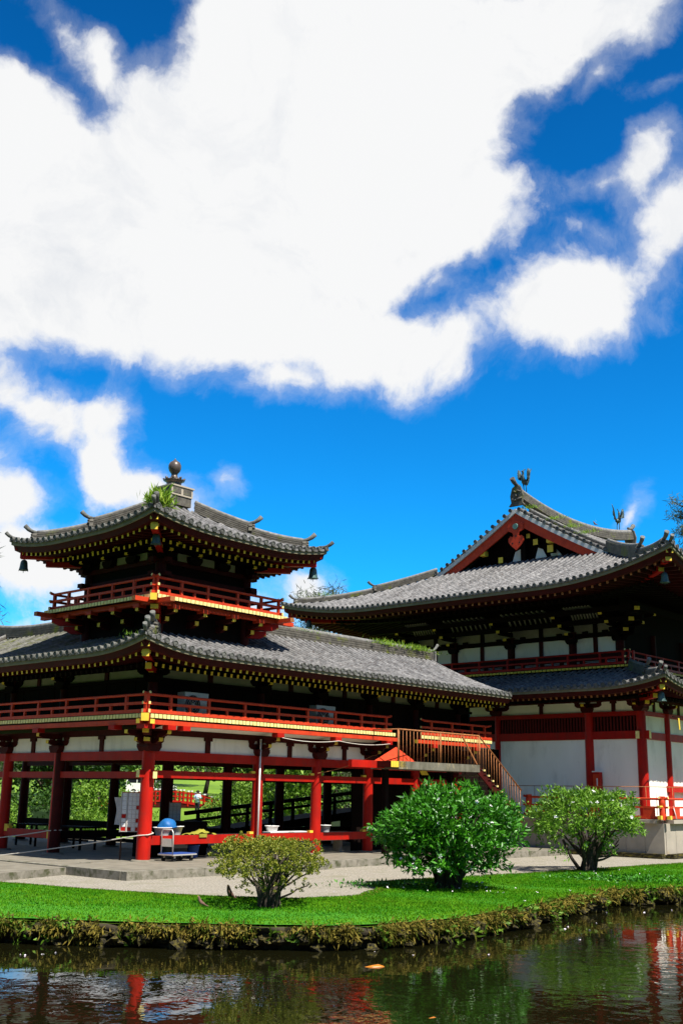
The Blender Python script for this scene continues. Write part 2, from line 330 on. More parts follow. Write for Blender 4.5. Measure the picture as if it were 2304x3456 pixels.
def bx(name, parent, c, sz, m, rz=0.0, ends=None):
    """A box; ends = (material, face ids) gives some faces a second material. Alike boxes share one unit mesh."""
    key = ('box', m, ends)
    def mk():
        b = MB().box((0, 0, 0), (1, 1, 1), 0, {i: 1 for i in ends[1]} if ends else None)
        return b.mesh(name, [m]+([ends[0]] if ends else []))
    me = shared(key, mk)
    return link(name, me, parent, T3(*c) @ Matrix.Rotation(rz, 4, 'Z') @ Matrix.Diagonal((*sz, 1)))
XN, XP, YN, YP = 0, 1, 2, 3                              # box face ids
def cyl(name, parent, base, r, h, m, n=16, taper=1.0):
    me = shared(('cyl', m, n, taper), lambda: MB().lathe([(1, 0), (1, .15), ((1+taper)/2, .6), (taper, 1)], n).mesh(name, [m]))
    return link(name, me, parent, T3(*base) @ Matrix.Diagonal((r, r, h, 1)))

# ------------------------------------------------------------------ tiled roofs
class Slope:
    """One roof slope in its own frame: t along the eave, s inwards, T x N = up."""
    def __init__(s, O, T, Nn, length, S, z0, H, a=.75, AL=0, AR=0, Lc=2.5, hipL=False, hipR=False, clip=None, gab=None, pw=2.2):
        s.O = Vector((O[0], O[1], 0)); s.T = Vector((*T, 0)); s.N = Vector((*Nn, 0)); s.len = length; s.S = S; s.z0 = z0; s.H = H; s.a = a
        s.AL, s.AR, s.Lc, s.hipL, s.hipR, s.clip, s.gab, s.pw = AL, AR, Lc, hipL, hipR, clip or S, gab, pw
        s.M = Matrix(((T[0], Nn[0], 0, O[0]), (T[1], Nn[1], 0, O[1]), (0, 0, 1, 0), (0, 0, 0, 1)))
    def lift(s, t):
        z = 0
        if s.AL and t < s.Lc: z += s.AL*((s.Lc-t)/s.Lc)**s.pw
        if s.AR and s.len-t < s.Lc: z += s.AR*((s.Lc-s.len+t)/s.Lc)**s.pw
        return z
    def h(s, q):
        u = q/s.S; return s.H*(s.a*u+(1-s.a)*u*abs(u))
    def z(s, t, q): return s.z0+s.h(q)+s.lift(t)*max(0, 1-max(q, 0)/s.S)**1.5
    def smax(s, t):
        m = s.clip
        if s.gab:                                       # above the gable foot the roof starts at t >= gab
            lim = 1e9
            if s.hipL and t < s.gab: lim = t
            if s.hipR and s.len-t < s.gab: lim = min(lim, s.len-t)
            return max(0.02, min(m, lim))
        if s.hipL: m = min(m, t)
        if s.hipR: m = min(m, s.len-t)
        return max(0.02, m)
    def P(s, t, q, dz=0): return s.O+s.T*t+s.N*q+Vector((0, 0, s.z(t, q)+dz))
def sheet(sl, parent, m, name='pan_tiles', course=.30, dt=.31):
    """The concave pan tiles: a stepped sheet, each course overlapping the one below."""
    b = MB(); n = max(2, int(round(sl.len/dt)))*2; cols = []
    for i in range(n+1):
        t = sl.len*i/n; sm = sl.smax(t); col = []; nc = int(sl.clip/course)+1
        for k in range(nc):
            q0 = min(k*course, sm); q1 = min((k+1)*course, sm); dip = -.022 if i % 2 == 0 else 0.0
            col += [(t, q0, sl.z(t, q0)+.024+dip), (t, q1, sl.z(t, q1)+dip)]
        cols.append(col)
    k = len(cols[0]); vs = [p for c in cols for p in c]
    fs = []
    for i in range(n):
        for j in range(k-1):
            a, bb, c, d = i*k+j, (i+1)*k+j, (i+1)*k+j+1, i*k+j+1
            P = [vs[x] for x in (a, bb, c, d)]
            fs.append((a, bb, c, d))
    # front edge of the tiles
    b.add(vs, fs)
    fr = []; tt = np.linspace(0, sl.len, n+1)
    for i, t in enumerate(tt): fr += [(t, -.012, sl.z(t, 0)+.024), (t, -.012, sl.z(t, 0)-.045)]
    b.add(fr, [(2*i+1, 2*i+3, 2*i+2, 2*i) for i in range(n)])
    return b.build(name, m, parent, sl.M)
def rib_mesh(sl, t, r, m, step=.30, lite=False):
    sm = sl.smax(t); n = max(1, int(round(sm/step))); b = MB(); A = 4 if lite else 6
    ang = [math.pi*j/A for j in range(A+1)]
    for k in range(n):
        q0, q1 = sm*k/n-(.02 if k else 0), sm*(k+1)/n
        rr = ((q0, r*1.0, .0), (q1, r*.88, .0)); vs = []
        for q, ra, dz in rr:
            z = sl.z(t, q)-sl.z0
            vs += [(ra*math.cos(a), q, z+.02+ra*1.05*math.sin(a)) for a in ang]
        w = A+1
        b.add(vs, [(j, j+w, j+w+1, j+1) for j in range(A)], 0, True)
        if k: b.add(vs[:w], [tuple(reversed(range(w)))], 0)
    return b.mesh('roof_tile_row', [m])
def disc_mesh(r, m):
    def mk():
        b = MB(); n = 14; ring = lambda ra, y: [(ra*math.cos(2*math.pi*j/n), y, ra*math.sin(2*math.pi*j/n)) for j in range(n)]
        vs = ring(r*.9, .10)+ring(r, -.02)+ring(r*.78, -.02)+ring(r*.74, 0)+ring(r*.35, -.008)
        for k in range(4): b.add(vs[k*n:(k+2)*n], [(j, (j+1) % n, n+(j+1) % n, n+j) for j in range(n)], 0)
        b.add(ring(r*.35, -.008), [tuple(range(n))]); return b.mesh('eave_tile', [m])
    return shared(('disc', r, m), mk)
def ribs(sl, parent, m, pitch=.31, r=.078, rd=.088, endm='tile_end', discs=True, skip=None):
    n = int(round(sl.len/pitch)); p = sl.len/n; key0 = None
    for i in range(n):
        t = (i+.5)*p
        if skip and skip(t): continue
        full = sl.lift(t) < 1e-4 and abs(sl.smax(t)-sl.clip) < 1e-6
        me = shared(('rib', id(sl), r, m), lambda: rib_mesh(sl, t, r, m)) if full else rib_mesh(sl, t, r, m)
        link('roof_tile_row', me, parent, sl.M @ T3(t, 0, sl.z0))
        if discs: link('eave_tile', disc_mesh(rd, endm), parent, sl.M @ T3(t, -.03, sl.z(t, 0)+.05))
def strip(name, parent, sl, t0, t1, rows, m, n=None, closed=False):
    """A long moulding along the eave; rows = [(s, dz), ...] is its cross-section."""
    n = n or max(2, int((t1-t0)/.35)); b = MB(); k = len(rows); vs = []
    for i in range(n+1):
        t = t0+(t1-t0)*i/n
        for q, dz in rows:
            tt = t
            vs.append((tt, q, sl.z0+sl.lift(t)*(1-max(q, 0)/sl.S)**1.5+dz))
    f = [(i*k+j, (i+1)*k+j, (i+1)*k+(j+1) % k, i*k+(j+1) % k) for i in range(n) for j in range(k if closed else k-1)]
    b.add(vs, f)
    if closed: b.add(vs[:k], [tuple(range(k))]); b.add(vs[-k:], [tuple(reversed(range(k)))])
    return b.build(name, m, parent, sl.M)
def eaves(sl, parent, e, pitch=.27, board='eave_board', end='yellow', end2='yellow', w=.085, hh=.11, sc=1.0, t0=0.0, t1=None, join2=False, rm='dark_red'):
    """Eave board, fascia, soffit and the two tiers of rafters under one slope; e is the overhang to the wall."""
    t1 = sl.len if t1 is None else t1
    a0 = t0+(.06 if sl.hipL and t0 == 0 else 0); a1 = t1-(.06 if sl.hipR and t1 == sl.len else 0)
    strip('eave_board', parent, sl, a0, a1, [(.03, -.02), (.03, -.135*sc), (.09*sc, -.135*sc), (.09*sc, -.02)], board, closed=True)
    b0 = t0+(.13*sc if sl.hipL else 0); b1 = t1-(.13*sc if sl.hipR else 0)
    strip('eave_fascia', parent, sl, b0, b1, [(.075*sc, -.120*sc), (.14*sc, -.30*sc), (.30*sc, -.30*sc), (.30*sc, -.120*sc)], rm, closed=True)
    # soffit
    bm = MB(); n = max(2, int(sl.len/.4)); vs = []
    ss = [.2*sc, .6*e, 1.0*e, 1.25*e]
    for i in range(n+1):
        t = t0+(t1-t0)*i/n
        for q in ss:
            lo, hi = (q if sl.hipL else -9), (sl.len-q if sl.hipR else 1e9)
            tt = min(max(t, lo), hi); vs.append((tt, q, raf_z(sl, tt, q, sc)+.075*sc))
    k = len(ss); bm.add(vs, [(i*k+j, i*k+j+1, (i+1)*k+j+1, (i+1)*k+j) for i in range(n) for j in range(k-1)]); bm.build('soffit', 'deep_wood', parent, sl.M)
    n = int(round((t1-t0)/(pitch*sc))); p = (t1-t0)/n
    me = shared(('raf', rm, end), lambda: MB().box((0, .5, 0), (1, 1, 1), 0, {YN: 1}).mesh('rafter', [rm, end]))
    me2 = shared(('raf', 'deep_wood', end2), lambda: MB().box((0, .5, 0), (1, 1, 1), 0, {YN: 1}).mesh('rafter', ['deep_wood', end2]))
    jb = MB()
    for i in range(n):
        t = t0+(i+.5)*p; d = min(t if sl.hipL else 99, sl.len-t if sl.hipR else 99)
        for tier, q0, q1, dz in ((0, .26*sc, .26*sc+.62*e, 0), (1, .26*sc+.36*e, e*1.05, -.17*sc)):
            q1 = min(q1, d+.05)
            if q1-q0 < .12: continue
            za, zb = raf_z(sl, t, q0, sc)+dz, raf_z(sl, t, q1, sc)+dz
            L = math.hypot(q1-q0, zb-za)
            M = T3(t, q0, za) @ Matrix.Rotation(math.atan2(zb-za, q1-q0), 4, 'X') @ Matrix.Diagonal((w*sc, L, hh*sc, 1))
            if tier and join2:
                jb.box((0, 0, 0), (1, 1, 1), 0); # replaced below
                n8 = len(jb.v)-8
                for x in range(8):
                    v = Vector(jb.v[n8+x]); jb.v[n8+x] = tuple(M @ (v+Vector((0, .5, 0))))
                continue
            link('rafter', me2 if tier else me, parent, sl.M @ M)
    if join2 and jb.v: tag(jb.build('base_rafters', 'deep_wood', parent, sl.M), kind='stuff')
def raf_z(sl, t, q, sc=1.0): return sl.z0+sl.lift(t)*max(0, 1-q/sl.S)**1.5-.375*sc+q*.14
def along(fn, a, b, n): return [fn(a+(b-a)*i/n) for i in range(n+1)]
def ridge_stack(name, parent, pts, w, h, m='ridge', cap='ridge_cap', courses=3, capr=None):
    """A ridge of stacked flat tiles with a round cap row, swept along pts (the line of its foot)."""
    pts = [Vector(p) for p in pts]; k = len(pts); b = MB(); prof = []
    for c in range(courses):
        z0, z1 = h*c/courses, h*(c+1)/courses; ww = w*(1-.05*c)/2
        prof += [(ww, z0), (ww, z1-.018), (ww-.022, z1-.018), (ww-.022, z1)]
    full = [(x, z) for x, z in prof]+[(-x, z) for x, z in reversed(prof)]
    n = len(full); vs = []
    for i, p in enumerate(pts):
        d = pts[min(i+1, k-1)]-pts[max(i-1, 0)]; sd = Vector((d.y, -d.x, 0)).normalized()
        vs += [p+sd*x+Vector((0, 0, z)) for x, z in full]
    b.add(vs, [(i*n+j, (i+1)*n+j, (i+1)*n+(j+1) % n, i*n+(j+1) % n) for i in range(k-1) for j in range(n)])
    b.add(vs[:n], [tuple(range(n))]); b.add(vs[-n:], [tuple(reversed(range(n)))])
    o = b.build(name, m, parent)
    cr_ = capr or w*.30
    MB().tube([p+Vector((0, 0, h+cr_*.25)) for p in pts], cr_, 10, cap=True).build('ridge_cap', cap, o if o.parent and o.parent.parent is None else parent)
    return o
def horn(parent, p, d, L=.55, r0=.075, m='tile_end', curl=.30):
    """The upturned round end tile over a ridge end: a tapered tube with a disc at its tip."""
    p = Vector(p); d = Vector((d[0], d[1], 0)).normalized()
    pts = [p+d*(L*u)+Vector((0, 0, curl*max(u, 0)**2.1)) for u in (-.35, 0, .35, .7, 1.0)]
    b = MB(); b.tube(pts, [r0*.55, r0*.7, r0*.8, r0*.95, r0*1.05], 10)
    return b.build('ridge_horn', m, parent)
def oni(parent, p, d, w=.42, h=.5, m='ridge'):
    """Demon-face end block closing a ridge: a shaped slab with brows, cheeks and a nose."""
    p = Vector(p); d = Vector((d[0], d[1], 0)).normalized(); s = Vector((-d.y, d.x, 0)); b = MB()
    q = lambda x, z, y=0: p+s*x+d*y+Vector((0, 0, z))
    out = [(-w*.62, -.06), (-w*.42, .10), (-w*.5, h*.45), (-w*.34, h*.85), (0, h), (w*.34, h*.85), (w*.5, h*.45), (w*.42, .10), (w*.62, -.06)]
    b.prism([q(x, z) for x, z in out], d*-.07, d*.05)
    for x in (-.5, .5): b.tube([q(x*w*.72, h*.62, .05), q(x*w*.3, h*.68, .10), q(0, h*.6, .08)], [.03, .05, .03], 6)
    b.tube([q(0, h*.55, .05), q(0, h*.38, .12)], [.04, .065], 6)
    for x in (-.45, .45): b.tube([q(x*w, h*.32, .04), q(x*w*.5, h*.25, .10), q(0, h*.2, .09)], [.035, .055, .04], 6)
    return b.build('demon_tile', m, parent)
def hip(parent, sl, left, q0, q1, q2, w=.26, h=.22, discr=.09, hl=.55):
    """Hip ridge over the corner of a slope: lower run from q0, higher run from q1 up to q2, with horns."""
    def f(q, dz=0.0):
        t = q if left else sl.len-q; return sl.P(t, q, .05+dz)
    d = (f(0)-f(1.0)); d.z = 0; d.normalize()
    ridge_stack('hip_ridge', parent, along(f, q0, q2, 14), w, h)
    ridge_stack('hip_ridge', parent, along(lambda q: f(q, h*.98), q1, q2, 12), w*.92, h*.75, courses=2)
    for q, dz in ((q0, h), (q1, h*1.8)):
        p = f(q, dz); horn(parent, p+d*.02+Vector((0, 0, .02)), d, hl*.72, discr*.85, curl=.22)
        oni(parent, f(q, dz-h-.02)+d*.06, d, w*1.35, h*1.15)
    horn(parent, f(.14, .03), d, hl*.62, discr*.7, curl=.18)
def rail(parent, a, b, zs, posts, shorts, m='rail_red', ext=.16, wid=.075, top_r=.042, e0=True, e1=True):
    """Balustrade from a to b: round top rail, middle and foot rails with yellow ends, tall and short posts."""
    a, b = Vector((*a, 0)), Vector((*b, 0)); d = (b-a).normalized(); rz = math.atan2(d.y, d.x); L = (b-a).length
    x0, x1 = (-ext if e0 else 0), L+(ext if e1 else 0)
    M = T3(a.x, a.y, 0) @ Matrix.Rotation(rz, 4, 'Z')
    zb, zm, zt = zs
    curl = .05
    pts = ([(x0, 0, zt+curl)] if e0 else [])+[(x0+.2, 0, zt), (x1-.2, 0, zt)]+([(x1, 0, zt+curl)] if e1 else [])
    MB().tube(pts, top_r, 8, 0, True, 1).build('top_rail', [m, 'cream'], parent, M)
    for nm, z, hgt in (('middle_rail', zm, .075), ('foot_rail', zb, .10)):
        MB().box(((x0+x1)/2, 0, z), (x1-x0, wid, hgt), 0, {XN: 1, XP: 1}).build(nm, [m, 'cream'], parent, M)
    for t in posts: bx('rail_post', parent, M @ Vector((t, 0, (zb+zt)/2)), (.085, .08, zt-zb), m, rz)
    for t in shorts: bx('rail_strut', parent, M @ Vector((t, 0, (zb+zm)/2)), (.075, .07, zm-zb-.08), m, rz)
def planks(parent, a, b, inward, depth, z, th, pw=.15, m='dark_red', end='cream'):
    """Balcony floor planks side by side, their ends painted; a..b is the outer edge."""
    a, b = Vector((*a, 0)), Vector((*b, 0)); d = (b-a).normalized(); L = (b-a).length; inn = Vector((*inward, 0))
    n = int(round(L/pw)); p = L/n; rz = math.atan2(inn.y, inn.x)-math.pi/2
    for i in range(n):
        c = a+d*((i+.5)*p)+inn*(depth/2)
        bx('floor_plank', parent, (c.x, c.y, z-th/2), (p*.86, depth, th*random.uniform(.94, 1.03)), m, rz, ends=(end, (YN,)))
def bracket(parent, p, out, z, arms, m='dark_red', latlen=.95, endm='yellow', w=.16, lat=True, block=True):
    """Bracket cluster on a column head: bearing block, side arms with small blocks, projecting arms with painted ends.
    arms = [(reach, z0, z1), ...]; out is the outward direction."""
    p = Vector((*p, 0)); o = Vector((*out, 0)).normalized(); s = Vector((-o.y, o.x, 0)); rz = math.atan2(o.y, o.x)+math.pi/2
    b = MB(); X = lambda a, bb, zz: p+s*a+o*bb+Vector((0, 0, zz))
    if block:
        q = .26; poly = [(-q*.65, 0), (-q, .12), (-q, .22), (q, .22), (q, .12), (q*.65, 0)]
        b.prism([X(x, -q, z+zz) for x, zz in poly], (0, 0, 0), o*(2*q)); 
    if lat:
        hl = latlen/2; poly = [(-hl, .38), (-hl, .30), (-hl*.82, .23), (-hl*.4, .20), (hl*.4, .20), (hl*.82, .23), (hl, .30), (hl, .38)]
        b.prism([X(x, -w*.48, z+zz) for x, zz in poly], (0, 0, 0), o*w*.96)
        for x in (-hl+.09, 0, hl-.09):
            pl = [(x-.08, .382), (x-.12, .45), (x-.12, .52), (x+.12, .52), (x+.12, .45), (x+.08, .382)]
            b.prism([X(xx, -w*.62, z+zz) for xx, zz in pl], (0, 0, 0), o*w*1.24)
    if b.v: b.build('bracket', m, parent)
    for i, (reach, z0, z1) in enumerate(arms):
        hgt = z1-z0; bb = MB()
        poly = [(-.1, z1), (-.1, z0), (reach-.22, z0), (reach-.06, z0+hgt*.35), (reach, z0+hgt*.40), (reach, z1)]
        P = [X(-w/2*.9, y, zz) for y, zz in poly]; n = len(P); v = s*w*.9
        bb.add(P+[q_+v for q_ in P], [tuple(reversed(range(n))), tuple(range(n, 2*n))], 0)
        for j in range(n): bb.add([P[j], P[(j+1) % n], P[(j+1) % n]+v, P[j]+v], [(0, 1, 2, 3)], 1 if j in (3, 4) else 0)
        bb.build('bracket_arm', [m, endm], parent)
# ================================================================== the setting
BANK = [(-60, 60), (-30, 25), (-20, 10), (-14, 1), (-11, -4.2), (-9.0, -7.3), (-8.07, -8.7), (-7.1, -10.0), (-6.06, -11.2), (-5.2, -12.1), (-4.1, -12.6), (-2.77, -12.75), (-0.7, -12.6),
        (1.6, -12.2), (3.6, -11.7), (5.0, -11.75), (5.7, -11.2), (7.0, -11.5), (8.7, -12.1), (12, -12.6), (18, -13.5), (30, -16), (60, -24), (110, -40)]
def resample(pl, step, wig=0.0):
    out = []
    for (a, b) in zip(pl[:-1], pl[1:]):
        a, b = Vector((*a, 0)), Vector((*b, 0)); n = max(1, int((b-a).length/step))
        for i in range(n):
            p = a.lerp(b, i/n); nn = Vector((-(b-a).y, (b-a).x, 0)).normalized()
            out.append(p+nn*(wig*(math.sin(p.x*2.3+p.y*1.7)+.7*math.sin(p.x*5.1-p.y*4.3))))
    out.append(Vector((*pl[-1], 0))); return out
bank = resample(BANK, .25, .06)
LAWN_IN = [(-30, 40), (-14, 12), (-8.5, 4), (-6.2, 0), (-5.9, -2.1), (-5.26, -5.0), (-4.6, -7.5), (-3.5, -9.2), (-1.6, -9.6), (0.2, -8.6), (1.6, -7.2), (4.9, -7.6), (8.1, -7.9), (17, -8.3), (30, -10), (110, -28)]
lawn_in = resample(LAWN_IN, .4, .05)
def fill(name, loop, z, m, kind='structure', parent=None, zf=None):
    import bmesh
    bm = bmesh.new(); vs = [bm.verts.new((p[0], p[1], zf(p) if zf else z)) for p in loop]; f = bm.faces.new(vs); f.normal_update()
    if f.normal.z < 0: f.normal_flip()
    bmesh.ops.triangulate(bm, faces=[f]); me = bpy.data.meshes.new(name); bm.to_mesh(me); bm.free(); me.materials.append(MATS[m])
    o = link(name, me, parent)
    if kind and parent is None: o['kind'] = kind
    return o
big = [(900, -300), (900, 900), (-700, 900), (-700, 500)]
fill('ground', [tuple(p[:2]) for p in bank]+big, -.36, 'meadow')
fill('near_bank', [(CAM.x-fwd.x*8+cr.x*s*60+fwd.x*k*14, CAM.y-fwd.y*8+cr.y*s*60+fwd.y*k*14) for s, k in ((-1, 0), (1, 0), (1, 1), (-1, 1))], .38, 'lawn')
fill('water', [(-160, -160), (160, -160), (160, 60), (-160, 60)], -.75, 'water')
# unseen ridge behind the camera, added to hold low sky light off the facades
hb_ = MB(); na = 60
for i in range(na+1):
    a = yaw+math.pi-R(118)+R(236)*i/na; top = 56+13*math.sin(i*.55)+7*math.sin(i*1.7+1)
    for k, (d_, z_) in enumerate(((105, -1), (120, top*.30), (138, top*.72), (165, top), (260, top*.9))): hb_.v.append((CAM.x+math.cos(a)*(d_+4*math.sin(i*2.1+k)), CAM.y+math.sin(a)*(d_+4*math.sin(i*2.1+k)), z_))
for i in range(na):
    for k in range(4): a = i*5+k; hb_.f.append([a, a+5, a+6, a+1]); hb_.m.append(0); hb_.smooth.append(True)
tag(hb_.build('sky_blocker_ridge', 'sky_blocker_ridge'), kind='structure')
# lawn between the gravel and the bank: a strip mesh that dips towards the water
def lawn_z(u): return -.19-.13*u**1.5
b = MB(); nL = 220
def at_len(pl, u):
    d = [0]
    for p, q in zip(pl[:-1], pl[1:]): d.append(d[-1]+(q-p).length)
    x = u*d[-1]; i = min(max(int(np.searchsorted(d, x))-1, 0), len(pl)-2); w = (x-d[i])/max(1e-9, d[i+1]-d[i]); return pl[i].lerp(pl[i+1], w)
bseg = [p for p in bank if -14.5 < p.x < 31]; lseg = [p for p in lawn_in if -14.5 < p.x < 31]
def near_in(p):                                         # lawn edge opposite to a bank point
    return min(lseg, key=lambda q: (q-p).length+abs((q.x-p.x)*.35))
rows = []; last = None
for i in range(nL+1):
    pb = at_len(bseg, i/nL); pi = at_len(lseg, i/nL)
    rows.append((pb, pi))
for i, (pb, pi) in enumerate(rows):
    for j in range(9):
        u = 1-j/8; p = pi.lerp(pb, u); b.v.append((p.x, p.y, lawn_z(u)+.02*math.sin(p.x*1.3+p.y)*(0 < j < 8)))
for i in range(nL):
    for j in range(8): a = i*9+j; b.f.append([a, a+9, a+10, a+1]); b.m.append(0); b.smooth.append(True)
tag(b.build('lawn', 'lawn'), kind='structure')
fill('gravel_yard', [tuple(p[:2]) for p in lawn_in]+[(110, 2), (40, 2), (19, 4), (5, 4), (5, 40), (-20, 40)], -.205, 'gravel')
# bank face under the lawn edge, down into the water
b = MB(); pts = bseg
for i, p in enumerate(pts):
    q = pts[min(i+1, len(pts)-1)]-pts[max(i-1, 0)]; nn = Vector((q.y, -q.x, 0)).normalized()
    for k, (o, z) in enumerate(((-.25, -.38), (.0, -.36), (-.02, -.46), (-.20, -.60), (-.16, -.9))):
        w = .06*math.sin(p.x*6.1+k*2)+.05*math.sin(p.y*7.7+k); pp = p+nn*(o+w*(k > 0)); b.v.append((pp.x, pp.y, z))
for i in range(len(pts)-1):
    for k in range(4): a = i*5+k; b.f.append([a, a+1, a+6, a+5]); b.m.append(0); b.smooth.append(True)
BANKFACE = tag(b.build('bank_face', 'soil'), kind='structure')

# deck of the wing: paved plinth with a stone kerb
D1 = [(-2.9, 16), (-2.9, -3.05), (4.7, -3.05), (4.7, -2.7), (18.6, -2.7), (18.6, 7.2), (7.3, 7.2), (7.3, 16)]
deck = fill('deck', D1, 0, 'concrete')
def wall_strip(b, pl, z0, z1, th=.0):
    for (a, c) in zip(pl[:-1], pl[1:]): b.add([(*a, z0), (*c, z0), (*c, z1), (*a, z1)], [(0, 1, 2, 3)])
def kerb_run(a, c, n):
    a, c = Vector((*a, 0)), Vector((*c, 0)); d = (c-a).normalized(); L = (c-a).length; w = L/n
    for i in range(n):
        p = a+d*((i+.5)*w); bx('kerb_stone', deck, (p.x+random.uniform(-.006, .006), p.y+random.uniform(-.006, .006), -.098), (w*.992, .24, .215+random.uniform(-.004, .004)), 'curb', math.atan2(d.y, d.x))
kerb_run((-2.9, 14), (-2.9, -2.92), 12); kerb_run((-3.02, -3.05), (4.7, -3.05), 6); kerb_run((4.7, -2.72), (18.6, -2.72), 10)
w0 = [pix(*q, 'z', .0) for q in ((-60, 2950), (255, 2922), (150, 2905), (-60, 2893))]
path = fill('path', [(p.x, p.y) for p in w0]+[(-2.8, 9), (-9, 9)], -.02, 'concrete')
b = MB(); wall_strip(b, [(p.x, p.y) for p in w0[:2]], -.3, -.02); b.build('path_edge', 'curb', path)
# broken kerb rubble beside the path
for px, py, sx, sz in ((300, 2948, .9, .10), (360, 2958, 1.0, .10), (430, 2968, .7, .09), (288, 2938, .3, .22), (340, 2947, .14, .14)):
    p = pix(px, py, 'z', -.2); bx('kerb_fragment', deck, (p.x, p.y, -.2+sz/2), (sx, .14, sz), 'curb', R(-58+random.uniform(-6, 6)))

# ================================================================== the wing with its corner tower
W = thing('wing_pavilion', (2.2, 2.2, 0), 'red columned wing with a square tower over its corner, nearest the pond', 'pavilion')
C2 = 2.0                                                 # tower centre
ux = [0, 4.45, 7.2, 9.9, 12.6, 15.3]; vy = [4.45, 7.35, 10.25, 13.1]
def column(x, y, r=.185, h=3.1, m='red', z=0.0):
    cyl('column', W, (x, y, z), r, h, m, 18, .9)
    if z == 0: cyl('column_base', W, (x, y, -.01), r*1.75, .06, 'concrete', 16, .9)
for x in ux: column(x, 0, .205 if x == 0 else .185); column(x, 4.4, m='dark_red')  # back-row columns in a darker red, interior shade put into the colour
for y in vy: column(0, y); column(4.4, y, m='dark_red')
def beam(name, a, b, z0, z1, w, m='red', end=None):
    a, b = Vector((*a, 0)), Vector((*b, 0)); d = b-a; rz = math.atan2(d.y, d.x); c = (a+b)/2
    return bx(name, W, (c.x, c.y, (z0+z1)/2), (d.length, w, z1-z0), m, rz, ends=(end, (XN, XP)) if end else None)
beam('penetrating_beam', (-.36, 0), (15.3, 0), 2.335, 2.545, .15, 'red', 'cream')
beam('penetrating_beam', (0, -.34), (0, 13.1), 2.31, 2.50, .15, 'red', 'cream')
beam('head_beam', (0, -.0), (15.3, 0), 2.83, 3.1, .19, 'red'); beam('head_beam', (0, .12), (0, 13.1), 2.835, 3.095, .19, 'red')
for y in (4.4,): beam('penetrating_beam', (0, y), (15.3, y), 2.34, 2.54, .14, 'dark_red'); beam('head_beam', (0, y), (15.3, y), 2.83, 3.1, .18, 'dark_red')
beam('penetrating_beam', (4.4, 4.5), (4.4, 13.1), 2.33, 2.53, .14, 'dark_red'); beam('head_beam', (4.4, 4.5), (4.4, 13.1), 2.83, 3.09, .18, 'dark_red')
for i in range(3):
    a, c = ux[i], ux[i+1]
    beam('waist_beam', (a+.15, -.01), (c-.15, -.01), .45, .695, .15, 'red')
    for z, k in ((.697, 'red'), (2.547, 'red')): bx('wedge', W, (c-.27, -.02, z+.035), (.16, .13, .07), 'yellow')
for z in (.70,): bx('wedge', W, (.0, 7.08, z+.02), (.16, .17, .22), 'yellow')
beam('waist_beam', (0, 4.62), (0, 7.2), .46, .70, .15, 'red'); bx('wedge', W, (0, 4.66, .58), (.17, .12, .25), 'yellow'); bx('wedge', W, (0, 7.0, .74), (.13, .16, .08), 'yellow')
beam('waist_beam', (0, 7.5), (0, 10.1), .46, .70, .15, 'red')
# plaster band, struts and bracket clusters of the lower storey
def band(a, b, out, z0, z1, strut=True, m='plaster'):
    a, b = Vector((*a, 0)), Vector((*b, 0)); d = (b-a); o = Vector((*out, 0)); rz = math.atan2(d.y, d.x); mid = (a+b)/2; L = d.length
    for k in (0, 1):
        c = a+d*(.25+.5*k); bx('plaster_panel', W, (c.x, c.y, (z0+z1)/2), (L/2-.09, .06, z1-z0), m, rz)
    bx('strut', W, (mid.x, mid.y, (z0+z1)/2), (.18, .16, z1-z0), 'dark_red', rz)
    bx('strut_block', W, (mid.x+o.x*.01, mid.y+o.y*.01, z1-.05), (.30, .19, .10), 'dark_red', rz)
cols_u = [(x, 0) for x in ux]; cols_v = [(0, 0)]+[(0, y) for y in vy]
for a, c in zip(cols_u[:3], cols_u[1:4]): band(a, c, (0, -1), 3.1, 3.56)
for k in range(int((pix(1684, 2560, 'y', .9).x-10.05)/.5)): bx('wall_board', W, (10.3+k*.5, .9+.02*(k % 2), 1.95), (.48, .06, 3.9), 'deep_wood')
for k in range(10): bx('wall_board', W, (10.15+k*.5, .02+.02*(k % 2), 3.33), (.48, .05, .45), 'deep_wood')
for a, c in zip(cols_v[:-1], cols_v[1:]): band(a, c, (-1, 0), 3.095, 3.555)
ARMS = [(.52, 3.30, 3.46), (.88, 3.50, 3.66)]
for x, y in cols_u[1:]: bracket(W, (x, y), (0, -1), 3.08, ARMS)
for x, y in cols_v[1:]: bracket(W, (x, y), (-1, 0), 3.08, ARMS)
bracket(W, (0, 0), (0, -1), 3.08, ARMS); bracket(W, (0, 0), (-1, 0), 3.083, ARMS, block=False)
bracket(W, (0, 0), (-.7071, -.7071), 3.08, [(.76, 3.29, 3.45), (1.18, 3.51, 3.67)], lat=False, block=False, w=.2)
for x in ux: bx('bearing_block', W, (x, -.86, 3.735), (.30, .26, .13), 'red')
for y in vy: bx('bearing_block', W, (-.86, y, 3.735), (.26, .30, .13), 'red')
bx('bearing_block', W, (-.86, -.86, 3.735), (.36, .36, .13), 'red')
for (x, y) in ((-.86, .55), (.55, -.86)): bx('bearing_block', W, (x, y, 3.735), (.28, .28, .13), 'red'); 
beam('wall_plate', (-.1, 0), (15.5, 0), 3.562, 3.74, .17, 'dark_red'); beam('wall_plate', (0, .1), (0, 13.1), 3.560, 3.738, .17, 'dark_red')
